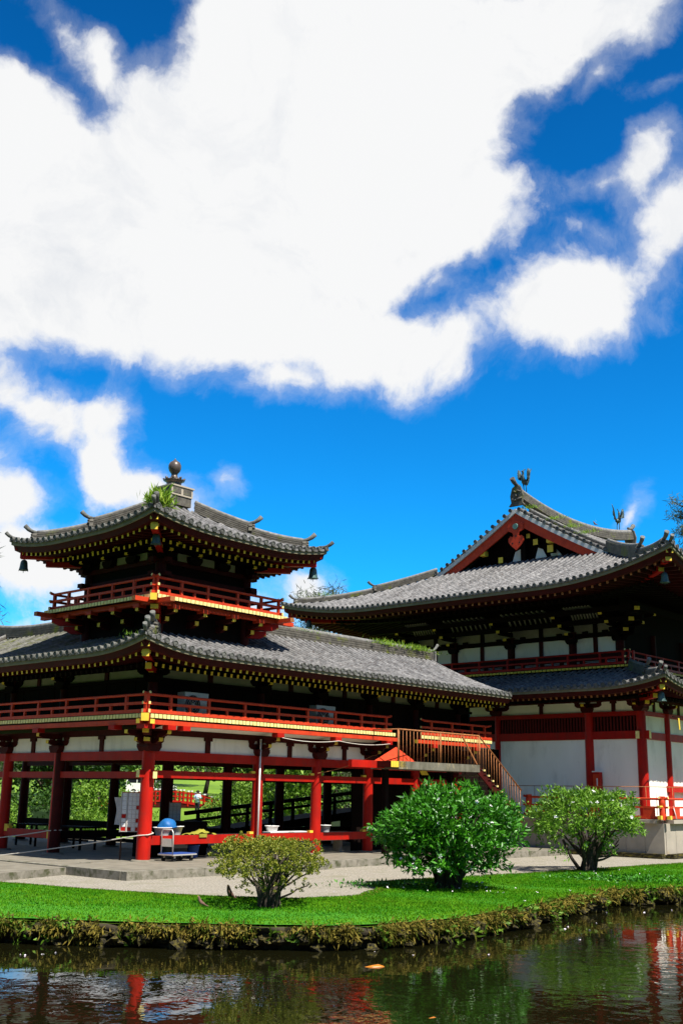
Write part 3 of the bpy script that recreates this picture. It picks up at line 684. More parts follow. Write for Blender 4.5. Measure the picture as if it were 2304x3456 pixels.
# pale cove between wall plate and balcony beam
b = MB(); b.add([(.1, -.09, 3.742), (10.0, -.09, 3.742), (10.0, -.75, 3.90), (.1, -.75, 3.90)], [(0, 1, 2, 3)]); b.build('cove', 'plaster', W)
beam('balcony_beam', (-1.15, -.86), (10.4, -.86), 3.802, 3.93, .16, 'rail_red', 'yellow'); beam('balcony_beam', (-.86, -1.15), (-.86, 13.1), 3.80, 3.928, .16, 'rail_red', 'yellow')
beam('balcony_beam', (11.6, -.86), (16.2, -.86), 3.802, 3.93, .16, 'rail_red', 'yellow')
bx('corner_beam', W, (-.72, -.72, 3.98), (1.0, .22, .22), 'red', R(45), ends=('yellow', (XN,)))
planks(W, (-.80, -.97), (10.25, -.97), (0, 1), 1.0, 4.09, .115, .15); planks(W, (11.75, -.97), (16.3, -.97), (0, 1), 1.0, 4.09, .115, .15)
planks(W, (-.97, 13.0), (-.97, -.80), (1, 0), 1.0, 4.09, .115, .15)
ZR = (4.16, 4.385, 4.63)
tall = [-.05, 1.42, 2.9, 4.37, 5.72, 7.07, 8.42, 9.76]
o = .95
rail(W, (-.90, -.92), (9.9, -.92), ZR, [t+.90 for t in tall], [(a+c)/2+.90 for a, c in zip(tall[:-1], tall[1:])])
lt = [0.0, 1.45, 2.95, 4.45, 5.95, 7.45, 8.95, 10.45, 11.95]
rail(W, (-.92, 13), (-.92, -.90), ZR, [13-t for t in lt], [13-(a+c)/2 for a, c in zip(lt[:-1], lt[1:])])
rail(W, (11.95, -.92), (16.15, -.92), ZR, [.45, 1.75, 3.05, 3.9], [1.1, 2.4, 3.5])
bx('rail_post', W, (-.91, -.91, 4.40), (.12, .12, .5), 'rail_red')
# second storey: dark boarded wall, posts, a plaster strip and brackets below the eaves
for x in ux[1:]: cyl('upper_post', W, (x, 0, 4.05), .14, 1.6, 'dark_red', 12)
for y in vy: cyl('upper_post', W, (0, y, 4.05), .14, 1.6, 'dark_red', 12)
cyl('upper_post', W, (0, 0, 4.05), .15, 1.6, 'dark_red', 12)
def boards(a, b, z0, z1, n, m='deep_wood'):
    a, b = Vector((*a, 0)), Vector((*b, 0)); d = b-a; rz = math.atan2(d.y, d.x); w = d.length/n
    for i in range(n):
        c = a+d*((i+.5)/n); bx('wall_board', W, (c.x, c.y, (z0+z1)/2), (w*.96, .05+.02*(i % 2), z1-z0), m, rz)
for a, c in zip(cols_u[:-1], cols_u[1:]):
    boards((a[0]+.1, .02), (c[0]-.1, .02), 4.07, 5.14, 6); band((a[0], .02), (c[0], .02), (0, -1), 5.24, 5.62, m='shaded_plaster'); bracket(W, (c[0], .0), (0, -1), 5.08, [(.5, 5.30, 5.44)], m='deep_wood')
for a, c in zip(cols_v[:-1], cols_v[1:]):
    boards((.02, a[1]+.1), (.02, c[1]-.1), 4.07, 5.14, 6); band((.02, a[1]), (.02, c[1]), (-1, 0), 5.24, 5.62, m='shaded_plaster'); bracket(W, (0, c[1]), (-1, 0), 5.08, [(.5, 5.30, 5.44)], m='deep_wood')
bracket(W, (0, 0), (-.7071, -.7071), 5.08, [(.7, 5.26, 5.42)], m='deep_wood')
beam('wall_plate', (-.2, 0), (16.2, 0), 5.14, 5.238, .2, 'deep_wood'); beam('wall_plate', (0, .12), (0, 13.1), 5.142, 5.236, .2, 'deep_wood')
beam('eave_beam', (-.6, -.45), (16.2, -.45), 5.50, 5.62, .14, 'deep_wood'); beam('eave_beam', (-.45, -.6), (-.45, 13.1), 5.502, 5.618, .14, 'deep_wood')
# floor between the storeys, back walls, end wall
bx('upper_floor', W, (7.7, 2.2, 3.92), (16.0, 4.6, .16), 'deep_wood'); bx('upper_floor', W, (2.2, 8.9, 3.925), (4.6, 8.6, .15), 'deep_wood')
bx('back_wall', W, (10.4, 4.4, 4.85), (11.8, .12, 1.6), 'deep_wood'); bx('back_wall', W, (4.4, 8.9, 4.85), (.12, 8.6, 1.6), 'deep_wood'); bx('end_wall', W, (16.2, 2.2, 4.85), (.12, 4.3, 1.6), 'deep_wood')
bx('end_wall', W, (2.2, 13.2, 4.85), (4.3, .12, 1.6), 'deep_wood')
# wing roof
e = 1.9
RO = link('wing_roof', None, W, T3(2.2, 2.2, 5.8))
su = Slope((-e, -e), (1, 0), (0, 1), 16.35+e, e+2.05, 5.83, 1.62, .72, AL=.37, Lc=2.8, hipL=True)
sv = Slope((-e, 13.6), (0, -1), (1, 0), 13.6+e, e+2.05, 5.83, 1.62, .72, AR=.37, Lc=2.8, hipR=True)
sheet(su, RO, 'tile'); sheet(sv, RO, 'tile_mossy')
ribs(su, RO, 'tile'); ribs(sv, RO, 'tile_mossy')
eaves(su, RO, e); eaves(sv, RO, e, t0=2.0, join2=True)
bs = Slope((16.35, 6.0), (-1, 0), (0, -1), 10.35, e+2.05, 5.83, 1.62, .72); sheet(bs, RO, 'tile', 'back_tiles')
bs2 = Slope((6.0, 6.0), (0, 1), (-1, 0), 7.6, e+2.05, 5.83, 1.62, .72); sheet(bs2, RO, 'tile_mossy', 'back_tiles')
hip(RO, su, True, .55, 1.35, 3.2)
b = MB(); d_ = Vector((-1, -1, 0)).normalized()
def hip_rafter(parent, corner, inn, zc, L=2.6, end='yellow', w=.20, h=.22, m='red', drop=.30):
    c = Vector(corner); i = Vector((*inn, 0)).normalized()
    p = c+i*.24; MB().beam((p.x, p.y, zc-drop), tuple(Vector((p.x, p.y, zc-drop+.02))+i*L+Vector((0, 0, .10-.06*L))), w*1.15, h*.45, 0, 1).build('hip_rafter', [m, end], parent)
    p = c+i*.40; MB().beam((p.x, p.y, zc-drop-.20), tuple(Vector((p.x, p.y, zc-drop-.18))+i*L+Vector((0, 0, .10-.06*L))), w, h, 0, 1).build('hip_rafter', [m, end], parent)
    p = c+i*1.25; MB().beam((p.x, p.y, zc-drop-.48), tuple(Vector((p.x, p.y, zc-drop-.48))+i*(L*.7)), w*.9, h*.8, 0, 1).build('hip_rafter', [m, end], parent)
hip_rafter(RO, (-e, -e, 0), (1, 1), 6.2)
rz_ = lambda x: 7.43+.03*max(0, (x-9)/7)**2
ridge_stack('main_ridge', RO, [(x, 2.05, rz_(x)) for x in np.linspace(4.6, 16.3, 24)], .34, .34, courses=4)
horn(RO, (16.3, 2.05, 7.86), (1, 0), .5, .06)
bx('ridge_end', RO, (16.36, 2.05, 7.62), (.10, .46, .42), 'ridge_cap')
ridge_stack('main_ridge', RO, [(2.05, y, 7.43+.42*max(0, (y-9.3)/4.2)**2) for y in np.linspace(4.4, 13.5, 22)], .34, .34, courses=4)
oni(RO, (2.05, 13.6, 7.85), (0, 1), .5, .6)
ridge_stack('descending_ridge', RO, [sv.P(1.5, q, .05) for q in np.linspace(.9, 3.85, 10)], .24, .2)
ridge_stack('descending_ridge', RO, [sv.P(2.2, q, .05) for q in np.linspace(1.2, 3.85, 10)], .20, .14, courses=2)

# the tower
TW = link('tower', None, W, T3(C2, C2, 6.4))
def tb(name, c, sz, m, rz=0.0, ends=None): return bx(name, TW, c, sz, m, rz, ends)
hw = 1.80
for sx, sy in ((-1, -1), (1, -1), (-1, 1), (1, 1)): cyl('tower_post', TW, (C2+sx*hw, C2+sy*hw, 6.3), .17, 2.75, 'dark_red', 12)
for sx, sy, w, d in ((0, -1, 2*hw, .1), (0, 1, 2*hw, .1), (-1, 0, .1, 2*hw), (1, 0, .1, 2*hw)): tb('tower_wall', (C2+sx*hw*.98, C2+sy*hw*.98, 7.7), (w, d, 2.9), 'deep_wood')
for z0, z1, w in ((8.32, 8.45, .24), (8.75, 8.9, .22)):
    for sgn in (-1, 1):
        tb('tower_tie', (C2, C2+sgn*hw, (z0+z1)/2), (2*hw+.8, w, z1-z0), 'dark_red'); tb('tower_tie', (C2+sgn*hw, C2, (z0+z1)/2+.003), (w, 2*hw+.8, z1-z0), 'dark_red')
for sgn in (-1, 1):
    for k in (-.9, 0, .9):
        tb('plaster_panel', (C2+k, C2-hw-.06, 9.02), (.62, .04, .26), 'shaded_plaster'); tb('plaster_panel', (C2-hw-.06, C2+k, 9.02), (.04, .62, .26), 'shaded_plaster')
    break
bo = 2.5
for k in (-1.78, -.6, .6, 1.78):
    for out, p in (((0, -1), (C2+k, C2-hw)), ((-1, 0), (C2-hw, C2+k)), ((0, 1), (C2+k, C2+hw)), ((1, 0), (C2+hw, C2+k))):
        bracket(TW, p, out, 6.75, [(.42, 6.86, 7.06), (.80, 7.12, 7.26)], lat=False, block=False)
        q = Vector((*p, 0))+Vector((*out, 0))*.70
        tb('bearing_block', (q.x, q.y, 7.32), (.28, .28, .12), 'rail_red')
        if out in ((0, -1), (-1, 0)): bracket(TW, p, out, 8.86, [(.45, 9.05, 9.18), (.85, 9.2, 9.32)], m='deep_wood', lat=True, latlen=.8)
for sx, sy in ((-1, -1), (1, -1), (-1, 1)):
    bracket(TW, (C2+sx*hw, C2+sy*hw), (sx, sy), 6.75, [(.72, 6.84, 7.06), (1.12, 7.10, 7.30)], lat=False, block=False, w=.26, m='red')
    bracket(TW, (C2+sx*hw, C2+sy*hw), (sx, sy), 8.86, [(.7, 9.05, 9.2), (1.3, 9.22, 9.4)], lat=False, m='deep_wood', w=.22)
for sgn in (-1, 1):
    tb('balcony_beam', (C2, C2+sgn*bo, 7.395), (2*bo+1.6, .17, .13), 'rail_red', ends=('rust', (XN, XP))); tb('balcony_beam', (C2+sgn*bo, C2, 7.398), (.17, 2*bo+1.6, .13), 'rail_red', ends=('rust', (YN, YP)))
tb('tower_deck', (C2, C2, 7.47), (5.3, 5.3, .02), 'deep_wood')
B0, B1 = C2-2.8, C2+2.8
planks(TW, (B0+.15, B0), (B1, B0), (0, 1), .85, 7.575, .11, .16); planks(TW, (B0, B1), (B0, B0+.15), (1, 0), .85, 7.575, .11, .16)
planks(TW, (B1, B1-.1), (B0+.15, B1), (0, -1), .85, 7.56, .08, .32); planks(TW, (B1, B0+.1), (B1, B1-.2), (-1, 0), .85, 7.56, .08, .32)
R0, R1 = C2-2.60, C2+2.60; zr = (7.645, 7.88, 8.11); tp = [.05, 1.0, 2.05, 3.3, 4.35, 5.15]; ts_ = [.52, 1.52, 2.68, 3.82]
rail(TW, (R0, R0), (R1, R0), zr, tp, ts_); rail(TW, (R0, R1), (R0, R0), zr, [5.2-t for t in tp], [5.2-t for t in ts_])
rail(TW, (R1, R1), (R0, R1), zr, tp, ts_); rail(TW, (R1, R0), (R1, R1), zr, tp, ts_)
tb('corner_beam', (B0+.42, B0+.42, 7.47), (1.3, .2, .2), 'red', R(45), ends=('yellow', (XN,)))
# tower roof
TR = link('tower_roof', None, W, T3(C2, C2, 9.5))
E2 = 3.72; kw = dict(S=E2, z0=9.56, H=1.72, a=.62, AL=.33, AR=.33, Lc=2.9, hipL=True, hipR=True)
t1 = Slope((C2-E2, C2-E2), (1, 0), (0, 1), 2*E2, **kw); t2 = Slope((C2-E2, C2+E2), (0, -1), (1, 0), 2*E2, **kw)
t3 = Slope((C2+E2, C2+E2), (-1, 0), (0, -1), 2*E2, **kw); t4 = Slope((C2+E2, C2-E2), (0, 1), (-1, 0), 2*E2, **kw)
for s_, mm in ((t1, 'tile'), (t2, 'tile_mossy'), (t3, 'tile'), (t4, 'tile')): sheet(s_, TR, mm)
ribs(t1, TR, 'tile'); ribs(t2, TR, 'tile_mossy')
ribs(t3, TR, 'tile', pitch=.62, discs=True); ribs(t4, TR, 'tile', pitch=.62, discs=True)
for s_ in (t1, t2): eaves(s_, TR, E2-hw)
for s_ in (t3, t4): eaves(s_, TR, E2-hw, pitch=.27, join2=True)
for s_ in (t1, t2, t3, t4): hip(TR, s_, True, .62, 1.9, 3.2, w=.24, h=.2)
for sx, sy in ((1, 1), (1, -1), (-1, 1), (-1, -1)): hip_rafter(TR, (C2-sx*E2, C2-sy*E2, 0), (sx, sy), 9.89, end='yellow' if sx == sy == 1 else 'red')
# finial: dew basin, lotus dish and jewel
FI = link('finial', None, W, T3(C2, C2, 11.2))
bx('finial_base', FI, (C2, C2, 11.35), (.86, .86, .34), 'ridge'); bx('finial_box', FI, (C2, C2, 11.66), (.92, .92, .34), 'wood_bench')
for sx, sy, dx, dy in ((0, -1, 1, 0), (-1, 0, 0, 1)):
    for k in (-.22, .22): bx('finial_panel', FI, (C2+sx*.462+dx*k, C2+sy*.462+dy*k, 11.66), (.34 if dx else .02, .34 if dy else .02, .2), 'ridge')
    bx('finial_rim', FI, (C2+sx*.47, C2+sy*.47, 11.815), (1.0 if dx else .05, 1.0 if dy else .05, .05), 'wood_bench')
MB().lathe([(.34, 11.83), (.34, 11.9), (.24, 11.93), (.26, 12.05), (.36, 12.10), (.33, 12.12), (.20, 12.16), (.13, 12.22), (.10, 12.30), (.12, 12.36), (.18, 12.43), (.215, 12.53), (.215, 12.64), (.17, 12.74), (.08, 12.80), (.02, 12.86), (.004, 12.90)], 20, (C2, C2, 0)).build('finial_jewel', 'bronze_dark', FI)
b = MB()
for k in range(8):
    a = k*math.pi/4; b.tube([(C2+.22*math.cos(a), C2+.22*math.sin(a), 12.08), (C2+.33*math.cos(a), C2+.33*math.sin(a), 12.14), (C2+.37*math.cos(a), C2+.37*math.sin(a), 12.18)], [.04, .05, .02], 6)
b.build('finial_petals', 'bronze_dark', FI)

# ================================================================== the main hall
H = thing('main_hall', (29.5, 2.3, 0), 'large white-walled red hall with a gabled upper roof at the right', 'temple hall')
U, V, YM = 21.26, -4.88, 2.3; V_ = 2*YM-V; X1 = 37.8
hy = [V, -2.52, 2.05, 7.12, V_]; hx = [U, U+2.2, U+4.6, U+9.0, U+13.4, X1]
for y in hy[:3]: cyl('hall_column', H, (U, y, 1.2), .21 if y < 0 else .15, 4.3, 'red', 18, .92)
for x in hx[1:]: cyl('hall_column', H, (x, V, 1.2), .20, 4.3, 'red', 18, .92)
def hb(name, a, b, z0, z1, w, m, end=None):
    a, b = Vector((*a, 0)), Vector((*b, 0)); d = b-a; c = (a+b)/2
    return bx(name, H, (c.x, c.y, (z0+z1)/2), (d.length, w, z1-z0), m, math.atan2(d.y, d.x), ends=(end, (XN, XP)) if end else None)
for a, c in zip(hy[:-1], hy[1:]):
    hb('wall_panel', (U, a+.15), (U, c-.15), 1.2, 4.33, .08, 'plaster')
    n = int((c-a-.4)/.14)
    hb('lattice_back', (U+.03, a+.15), (U+.03, c-.15), 4.66, 5.26, .04, 'deep_wood')
    if a < 2:
        for i in range(n): y = a+.2+(c-a-.4)*(i+.5)/n; bx('lattice_bar', H, (U-.03, y, 4.96), (.06, .062, .60), 'lattice_red')
    m_ = (a+c)/2
    for k in (0, 1): yy = a+(c-a)*(.25+.5*k); bx('plaster_panel', H, (U, yy, 5.66), (.06, (c-a)/2-.12, .42), 'plaster')
    bx('strut', H, (U, m_, 5.66), (.16, .17, .42), 'dark_red'); bx('strut_block', H, (U-.01, m_, 5.83), (.18, .28, .09), 'dark_red')
hb('hall_nuki', (U, V-.38), (U, V_), 4.33, 4.655, .17, 'red', 'cream'); hb('hall_head_beam', (U, V-.1), (U, V_), 5.27, 5.45, .2, 'red')
hb('hall_nuki', (U-.36, V), (X1, V), 4.32, 4.62, .17, 'red', 'cream'); hb('hall_head_beam', (U-.1, V+.002), (X1, V+.002), 5.272, 5.448, .2, 'red')
hb('wall_plate', (U, V-.2), (U, V_), 5.87, 6.0, .2, 'dark_red'); hb('wall_plate', (U-.2, V), (X1, V), 5.872, 5.998, .2, 'dark_red')
HARM = [(.55, 5.62, 5.78)]
for y in hy[1:4]: bracket(H, (U, y), (-1, 0), 5.43, HARM, latlen=1.25)
bracket(H, (U, V), (-1, 0), 5.43, HARM, latlen=1.1); bracket(H, (U, V), (0, -1), 5.435, HARM, latlen=1.1, block=False); bracket(H, (U, V), (-.7071, -.7071), 5.43, [(.9, 5.6, 5.8)], lat=False, block=False, w=.2)
for a, c in zip(hx[:-1], hx[1:]):
    hb('wall_panel', (a+.15, V), (c-.15, V), 2.5 if a > U+.1 else 1.2, 4.32, .08, 'plaster'); hb('wall_panel', (a+.15, V), (c-.15, V), 4.62, 5.27, .08, 'plaster')
    for k in (0, 1): xx = a+(c-a)*(.25+.5*k); bx('plaster_panel', H, (xx, V, 5.66), ((c-a)/2-.12, .06, .42), 'plaster')
    bx('strut', H, ((a+c)/2, V, 5.66), (.17, .16, .42), 'dark_red'); bracket(H, (c, V), (0, -1), 5.43, HARM, latlen=1.1)
    if a > U+.1: hb('sill_beam', (a-.3, V-.02), (c, V-.02), 2.25, 2.5, .22, 'red'); hb('wall_panel', (a+.15, V+.1), (c-.15, V+.1), 1.2, 2.25, .06, 'plaster')
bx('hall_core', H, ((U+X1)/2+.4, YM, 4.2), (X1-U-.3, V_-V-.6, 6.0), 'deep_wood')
# platform: base course, upright slabs, coping, balustrade
px0, py0 = 19.5, -6.5
bx('platform_fill', H, ((px0+X1+2)/2+.1, YM, .45), (X1+2-px0-.1, V_-V+3.0, 1.2), 'slab')
n = 22; pw = (V_+1.62-py0)/n
for i in range(n):
    y = py0+(i+.5)*pw; bx('platform_slab', H, (px0+.04+random.uniform(-.006, .006), y, .505), (.12, pw*.985, 1.13), 'slab')
    bx('base_stone', H, (px0-.12+random.uniform(-.02, .02), y, -.11), (.32, pw*.97, .15+random.uniform(0, .03)), 'stone')
for i in range(24):
    x = px0+.1+(i+.5)*.82; bx('platform_slab', H, (x, py0+.04+random.uniform(-.006, .006), .504), (.82*.985, .12, 1.13), 'slab')
    bx('base_stone', H, (x, py0-.12, -.11), (.8, .32, .15+random.uniform(0, .03)), 'stone')
for i in range(11):
    bx('coping_stone', H, (px0+.12, py0+.2+(i+.5)*1.58, 1.135), (.62, 1.575, .13), 'slab')
for i in range(12): bx('coping_stone', H, (px0+.45+(i+.5)*1.7, py0+.12, 1.134), (1.695, .62, .13), 'slab')
yr = -.55
def prail(a, b, L):
    rail(H, a, b, (1.29, 1.66, 1.97), [], [], 'rail_red', ext=.25, wid=.11, top_r=.045)
prail((px0+.05, yr), (px0+.05, py0+.05), 5.9); prail((px0+.05, py0+.05), (px0+14, py0+.05), 14)
for i, y in enumerate(np.linspace(yr-.9, py0+.6, 5)): bx('rail_block', H, (px0+.05, y, 1.48), (.10, .45, .30), 'rail_red')
for x in np.linspace(px0+1.2, px0+10, 7): bx('rail_block', H, (x, py0+.05, 1.48), (.45, .10, .30), 'rail_red')
for (x, y) in ((px0+.05, yr), (px0+.05, py0+.05)):
    MB().lathe([(.13, 1.2), (.13, 1.62), (.10, 1.66), (.13, 1.72), (.13, 1.92), (.09, 1.97), (.13, 2.02), (.11, 2.07)], 12, (x, y, 0)).build('newel', 'rail_red', H)
bx('rail_end', H, (px0-.18, py0+.05, 1.29), (.14, .14, .14), 'yellow'); bx('rail_end', H, (px0+.05, py0-.22, 1.29), (.14, .14, .14), 'yellow'); bx('rail_end', H, (px0-.12, py0+.05, 1.70), (.3, .13, .05), 'yellow')
hr = MB(); hr.tube([(px0+.35, .6, 2.42), (px0+.35, py0+.3, 2.42), (px0+12, py0+.3, 2.42)], .016, 6)
for y in np.arange(.6, py0, -1.25): hr.tube([(px0+.35, y, 1.2), (px0+.35, y, 2.42)], .012, 5)
for x in np.arange(px0+1.5, px0+12, 1.3): hr.tube([(x, py0+.3, 1.2), (x, py0+.3, 2.42)], .012, 5)
hr.build('steel_handrail', 'rust', H)
# lower skirt roof
SR = link('skirt_roof', None, H, T3(U, V, 6.3))
q = 2.22; k1 = dict(S=3.3, z0=6.27, H=1.05, a=.8, AL=0, AR=.42, Lc=3.2)
m1 = Slope((U-q, 6.0), (0, -1), (1, 0), 6.0-(V-q), hipR=True, **k1)
m2 = Slope((U-q, V-q), (1, 0), (0, 1), X1+2-U+q, S=3.3, z0=6.27, H=1.05, a=.8, AL=.42, Lc=3.2, hipL=True)
for s_ in (m1, m2): sheet(s_, SR, 'tile'); ribs(s_, SR, 'tile', pitch=.31, r=.085, rd=.10); eaves(s_, SR, q, end='rust', end2='deep_wood', sc=1.0, join2=True)
hip(SR, m1, False, .55, 1.5, 2.9); hip_rafter(SR, (U-q, V-q, 0), (1, 1), 6.69)
# upper storey
ub, uz = 22.13, 7.49
UP = link('upper_storey', None, H, T3(23, -3.2, 7.3))
ux0, uy0 = 22.9, -3.25; uy1 = 2*YM-uy0
planks(UP, (ub, 9.0), (ub, -4.0), (1, 0), 1.0, uz, .09, .19, 'dark_red', 'yellow'); planks(UP, (ub+.15, -4.0), (35, -4.0), (0, 1), 1.0, uz, .09, .19, 'dark_red', 'yellow')
bx('balcony_wall', UP, (ub+.35, 2.5, 7.22), (.1, 13.0, .42), 'deep_wood')
rp = [9-(.54), 9+1.03, 9+2.61, 9+4.03-.1]; posts_y = list(np.arange(9-3.9, 14, 1.575))
rail(UP, (ub+.12, 9.0), (ub+.12, -3.88), (7.58, 7.83, 8.07), [9-.54-1.575*k for k in range(-3, 4)]+[12.7], [9-.54-1.575*(k+.5) for k in range(-3, 4)]+[11.9], 'red')
rail(UP, (ub+.12, -3.88), (34, -3.88), (7.58, 7.83, 8.07), list(np.arange(.2, 11, 1.575)), list(np.arange(.98, 11, 1.575)), 'red')
for i in range(12):
    y = 8.3-i*1.02; bx('louvre_panel', UP, (ub+.75, y, 7.72), (.04, .8, .22), 'cloth_white' if False else 'dark_red')
    for kk in range(4): bx('louvre_slat', UP, (ub+.72, y, 7.64+kk*.055), (.03, .78, .022), 'cloth_white')
uc = [uy0, -.95, 2.3, 5.55, uy1]
for y in uc: cyl('upper_post', UP, (ux0, y, 7.4), .2, 1.75, 'dark_red', 14)
for x in (ux0+3, ux0+6, ux0+9): cyl('upper_post', UP, (x, uy0, 7.4), .2, 1.75, 'dark_red', 14)
for a, c in zip(uc[:-1], uc[1:]):
    for kk in (0, 1): yy = a+(c-a)*(.25+.5*kk); bx('plaster_panel', UP, (ux0, yy, 8.52), (.07, (c-a)/2-.1, .66), 'plaster'); bx('plaster_panel', UP, (ux0+.02, yy, 9.28), (.07, (c-a)/2-.1, .46), 'shaded_plaster')
    bx('strut', UP, (ux0, (a+c)/2, 8.52), (.18, .2, .66), 'dark_red'); bx('strut', UP, (ux0+.02, (a+c)/2, 9.28), (.18, .2, .46), 'deep_wood')
bx('wall_board', UP, (ux0, YM, 7.8), (.08, uy1-uy0, .76), 'dark_red'); bx('upper_tie', UP, (ux0-.01, YM, 8.95), (.2, uy1-uy0+.5, .2), 'deep_wood'); bx('upper_tie', UP, (ux0-.01, YM, 9.58), (.2, uy1-uy0+.5, .14), 'deep_wood')
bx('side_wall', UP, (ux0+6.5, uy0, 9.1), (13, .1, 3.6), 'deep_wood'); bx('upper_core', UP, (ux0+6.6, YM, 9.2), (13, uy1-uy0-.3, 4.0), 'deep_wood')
for y in uc:
    bracket(UP, (ux0, y), (-1, 0), 8.45 if False else 8.62, [(.6, 8.9, 9.08), (1.15, 9.2, 9.38), (1.7, 9.5, 9.68)], m='deep_wood', latlen=1.5, w=.2)
bracket(UP, (ux0, uy0), (-.7071, -.7071), 8.62, [(.9, 8.86, 9.08), (1.7, 9.18, 9.42), (2.5, 9.52, 9.74)], m='deep_wood', lat=False, w=.26)
bracket(UP, (ux0, uy0), (0, -1), 8.63, [(.6, 8.9, 9.08), (1.15, 9.2, 9.38), (1.7, 9.5, 9.68)], m='deep_wood', latlen=1.4, w=.2)
for x_, z_ in ((ux0-.9, 9.42), (ux0-1.75, 9.75)): bx('eave_beam', UP, (x_, YM, z_), (.18, uy1-uy0+3.2, .2), 'deep_wood')
bx('eave_beam', UP, (ux0+5, uy0-1.7, 9.75), (13.5, .18, .2), 'deep_wood')
# pale curved cove ribs under the upper eave
for a, c in zip(uc[:-1], uc[1:]):
    for i in range(9):
        y = a+.55+(c-a-1.1)*i/8
        MB().tube([(ux0-.85, y, 9.54), (ux0-1.0, y, 9.75), (ux0-1.3, y, 9.92), (ux0-1.7, y, 9.98)], .045, 5).build('cove_rib', 'shaded_plaster', UP)
# upper roof: hipped below, gabled above
UR = link('upper_roof', None, H, T3(24, YM, 10.5))
EX = 3.26; ex, ey = U-EX, V-EX; LY = 2*(YM-ey)
S_ = YM-ey; GX = 23.45; gab = GX-ex
kw = dict(S=S_, z0=10.42, H=5.15, a=.69, Lc=6.0, pw=2.0)
r1 = Slope((ex, 2*YM-ey), (0, -1), (1, 0), LY, AL=.72, AR=1.06, hipL=True, hipR=True, clip=gab+.55, **kw)
r2 = Slope((ex, ey), (1, 0), (0, 1), 2*(29.5-ex), AL=1.06, AR=1.0, hipL=True, hipR=True, gab=gab, **kw)
r3 = Slope((2*29.5-ex, 2*YM-ey), (-1, 0), (0, -1), 2*(29.5-ex), AL=1.0, AR=.72, hipL=True, hipR=True, gab=gab, **kw)
sheet(r1, UR, 'tile'); ribs(r1, UR, 'tile', pitch=.31, r=.08, rd=.092)
sheet(r2, UR, 'tile'); ribs(r2, UR, 'tile', pitch=.31, r=.08, rd=.092, skip=lambda t: t > 15); sheet(r3, UR, 'tile', 'back_tiles')
eaves(r1, UR, 4.0, end='rust', end2='rust', sc=1.15, pitch=.30, join2=True); eaves(r2, UR, 4.0, end='rust', end2='deep_wood', sc=1.15, pitch=.30, t1=16, join2=True); eaves(r3, UR, 4.0, end='rust', end2='deep_wood', sc=1.15, pitch=.30, t0=r3.len-16, join2=True)
hip(UR, r1, False, .6, 2.6, 5.6, w=.30, h=.28, hl=.6, discr=.11); hip(UR, r1, True, .6, 3.4, 5.6, w=.28, h=.17, hl=.55, discr=.08)
hip_rafter(UR, (ex, ey, 0), (1, 1), 11.48, L=3.6, w=.24, h=.3); hip_rafter(UR, (ex, 2*YM-ey, 0), (1, -1), 11.14, L=3.6, end='red', w=.24, h=.3)
# gable: verge tiles, pale verge board, red bargeboard, recessed pediment, pendant
def gz(dy): return r2.z0+r2.h(S_-dy)                     # height of the roof surface dy metres off the ridge line
GW = S_-gab+.06
for sgn in (-1, 1):
    for nm, x0, x1, d0, d1, m in (('verge_board', GX-.02, GX+.06, -.02, -.24, 'barge_white'), ('bargeboard', GX+.07, GX+.15, -.245, -.62, 'rail_red'), ('bargeboard', GX+.155, GX+.22, -.25, -.5, 'red')):
        b = MB(); nseg = 16; vs = []
        for i in range(nseg+1):
            dy = GW*1.04*i/nseg; z = gz(dy)
            k = 1+(.25*(1-i/nseg) if nm == 'bargeboard' else 0)
            vs += [(x0, YM+sgn*dy, z+d0), (x0, YM+sgn*dy, z+d1*k), (x1, YM+sgn*dy, z+d1*k), (x1, YM+sgn*dy, z+d0)]
        b.add(vs, [(i*4+j, (i+1)*4+j, (i+1)*4+(j+1) % 4, i*4+(j+1) % 4) for i in range(nseg) for j in range(4)]); b.add(vs[:4], [(0, 1, 2, 3)]); b.add(vs[-4:], [(3, 2, 1, 0)])
        b.build(nm, m, UR)
    for i in range(15):
        dy = .25+(GW-.2)*i/14
        link('verge_tile', disc_mesh(.10, 'tile_end'), UR, T3(GX-.05, YM+sgn*dy, gz(dy)+.07) @ Matrix.Rotation(-math.pi/2, 4, 'Z'))
        MB().tube([(GX-.03, YM+sgn*dy, gz(dy)+.07), (GX+.55, YM+sgn*dy, gz(dy)+.08)], .085, 8).build('verge_roll', 'tile', UR)
    ridge_stack('descending_ridge', UR, [(GX+.72, YM+sgn*dy, gz(dy)+.04) for dy in np.linspace(.4, GW-.1, 12)], .26, .22)
gw = GW*.86
b = MB(); b.add([(GX+.9, YM-gw, 12.6), (GX+.9, YM+gw, 12.6), (GX+.9, YM, gz(0)-.3)], [(0, 1, 2)]); b.build('pediment', 'deep_wood', UR)
b = MB(); b.prism([(GX+.8, YM+y, z) for y, z in ((-1.25, 13.05), (-.55, 13.05), (-.75, 13.65), (-1.0, 13.55))], (0, 0, 0), (.05, 0, 0)); b.prism([(GX+.8, YM+y, z) for y, z in ((-.1, 13.05), (.75, 13.05), (.55, 13.6), (.1, 13.75))], (0, 0, 0), (.05, 0, 0)); b.prism([(GX+.8, YM+y, z) for y, z in ((-2.1, 13.05), (-1.5, 13.05), (-1.35, 13.45), (-1.7, 13.5))], (0, 0, 0), (.05, 0, 0)); b.build('plaster_panel', 'plaster', UR)
for y, z, sz in ((1.15, 13.2, .26), (-1.65, 13.42, .32), (-.85, 13.85, .26), (-.45, 14.2, .2)): 
    bx('bracket_end', UR, (GX+.55, YM+y, z), (.3, sz, sz*1.1), 'deep_wood', 0, ends=('yellow', (XN,)))
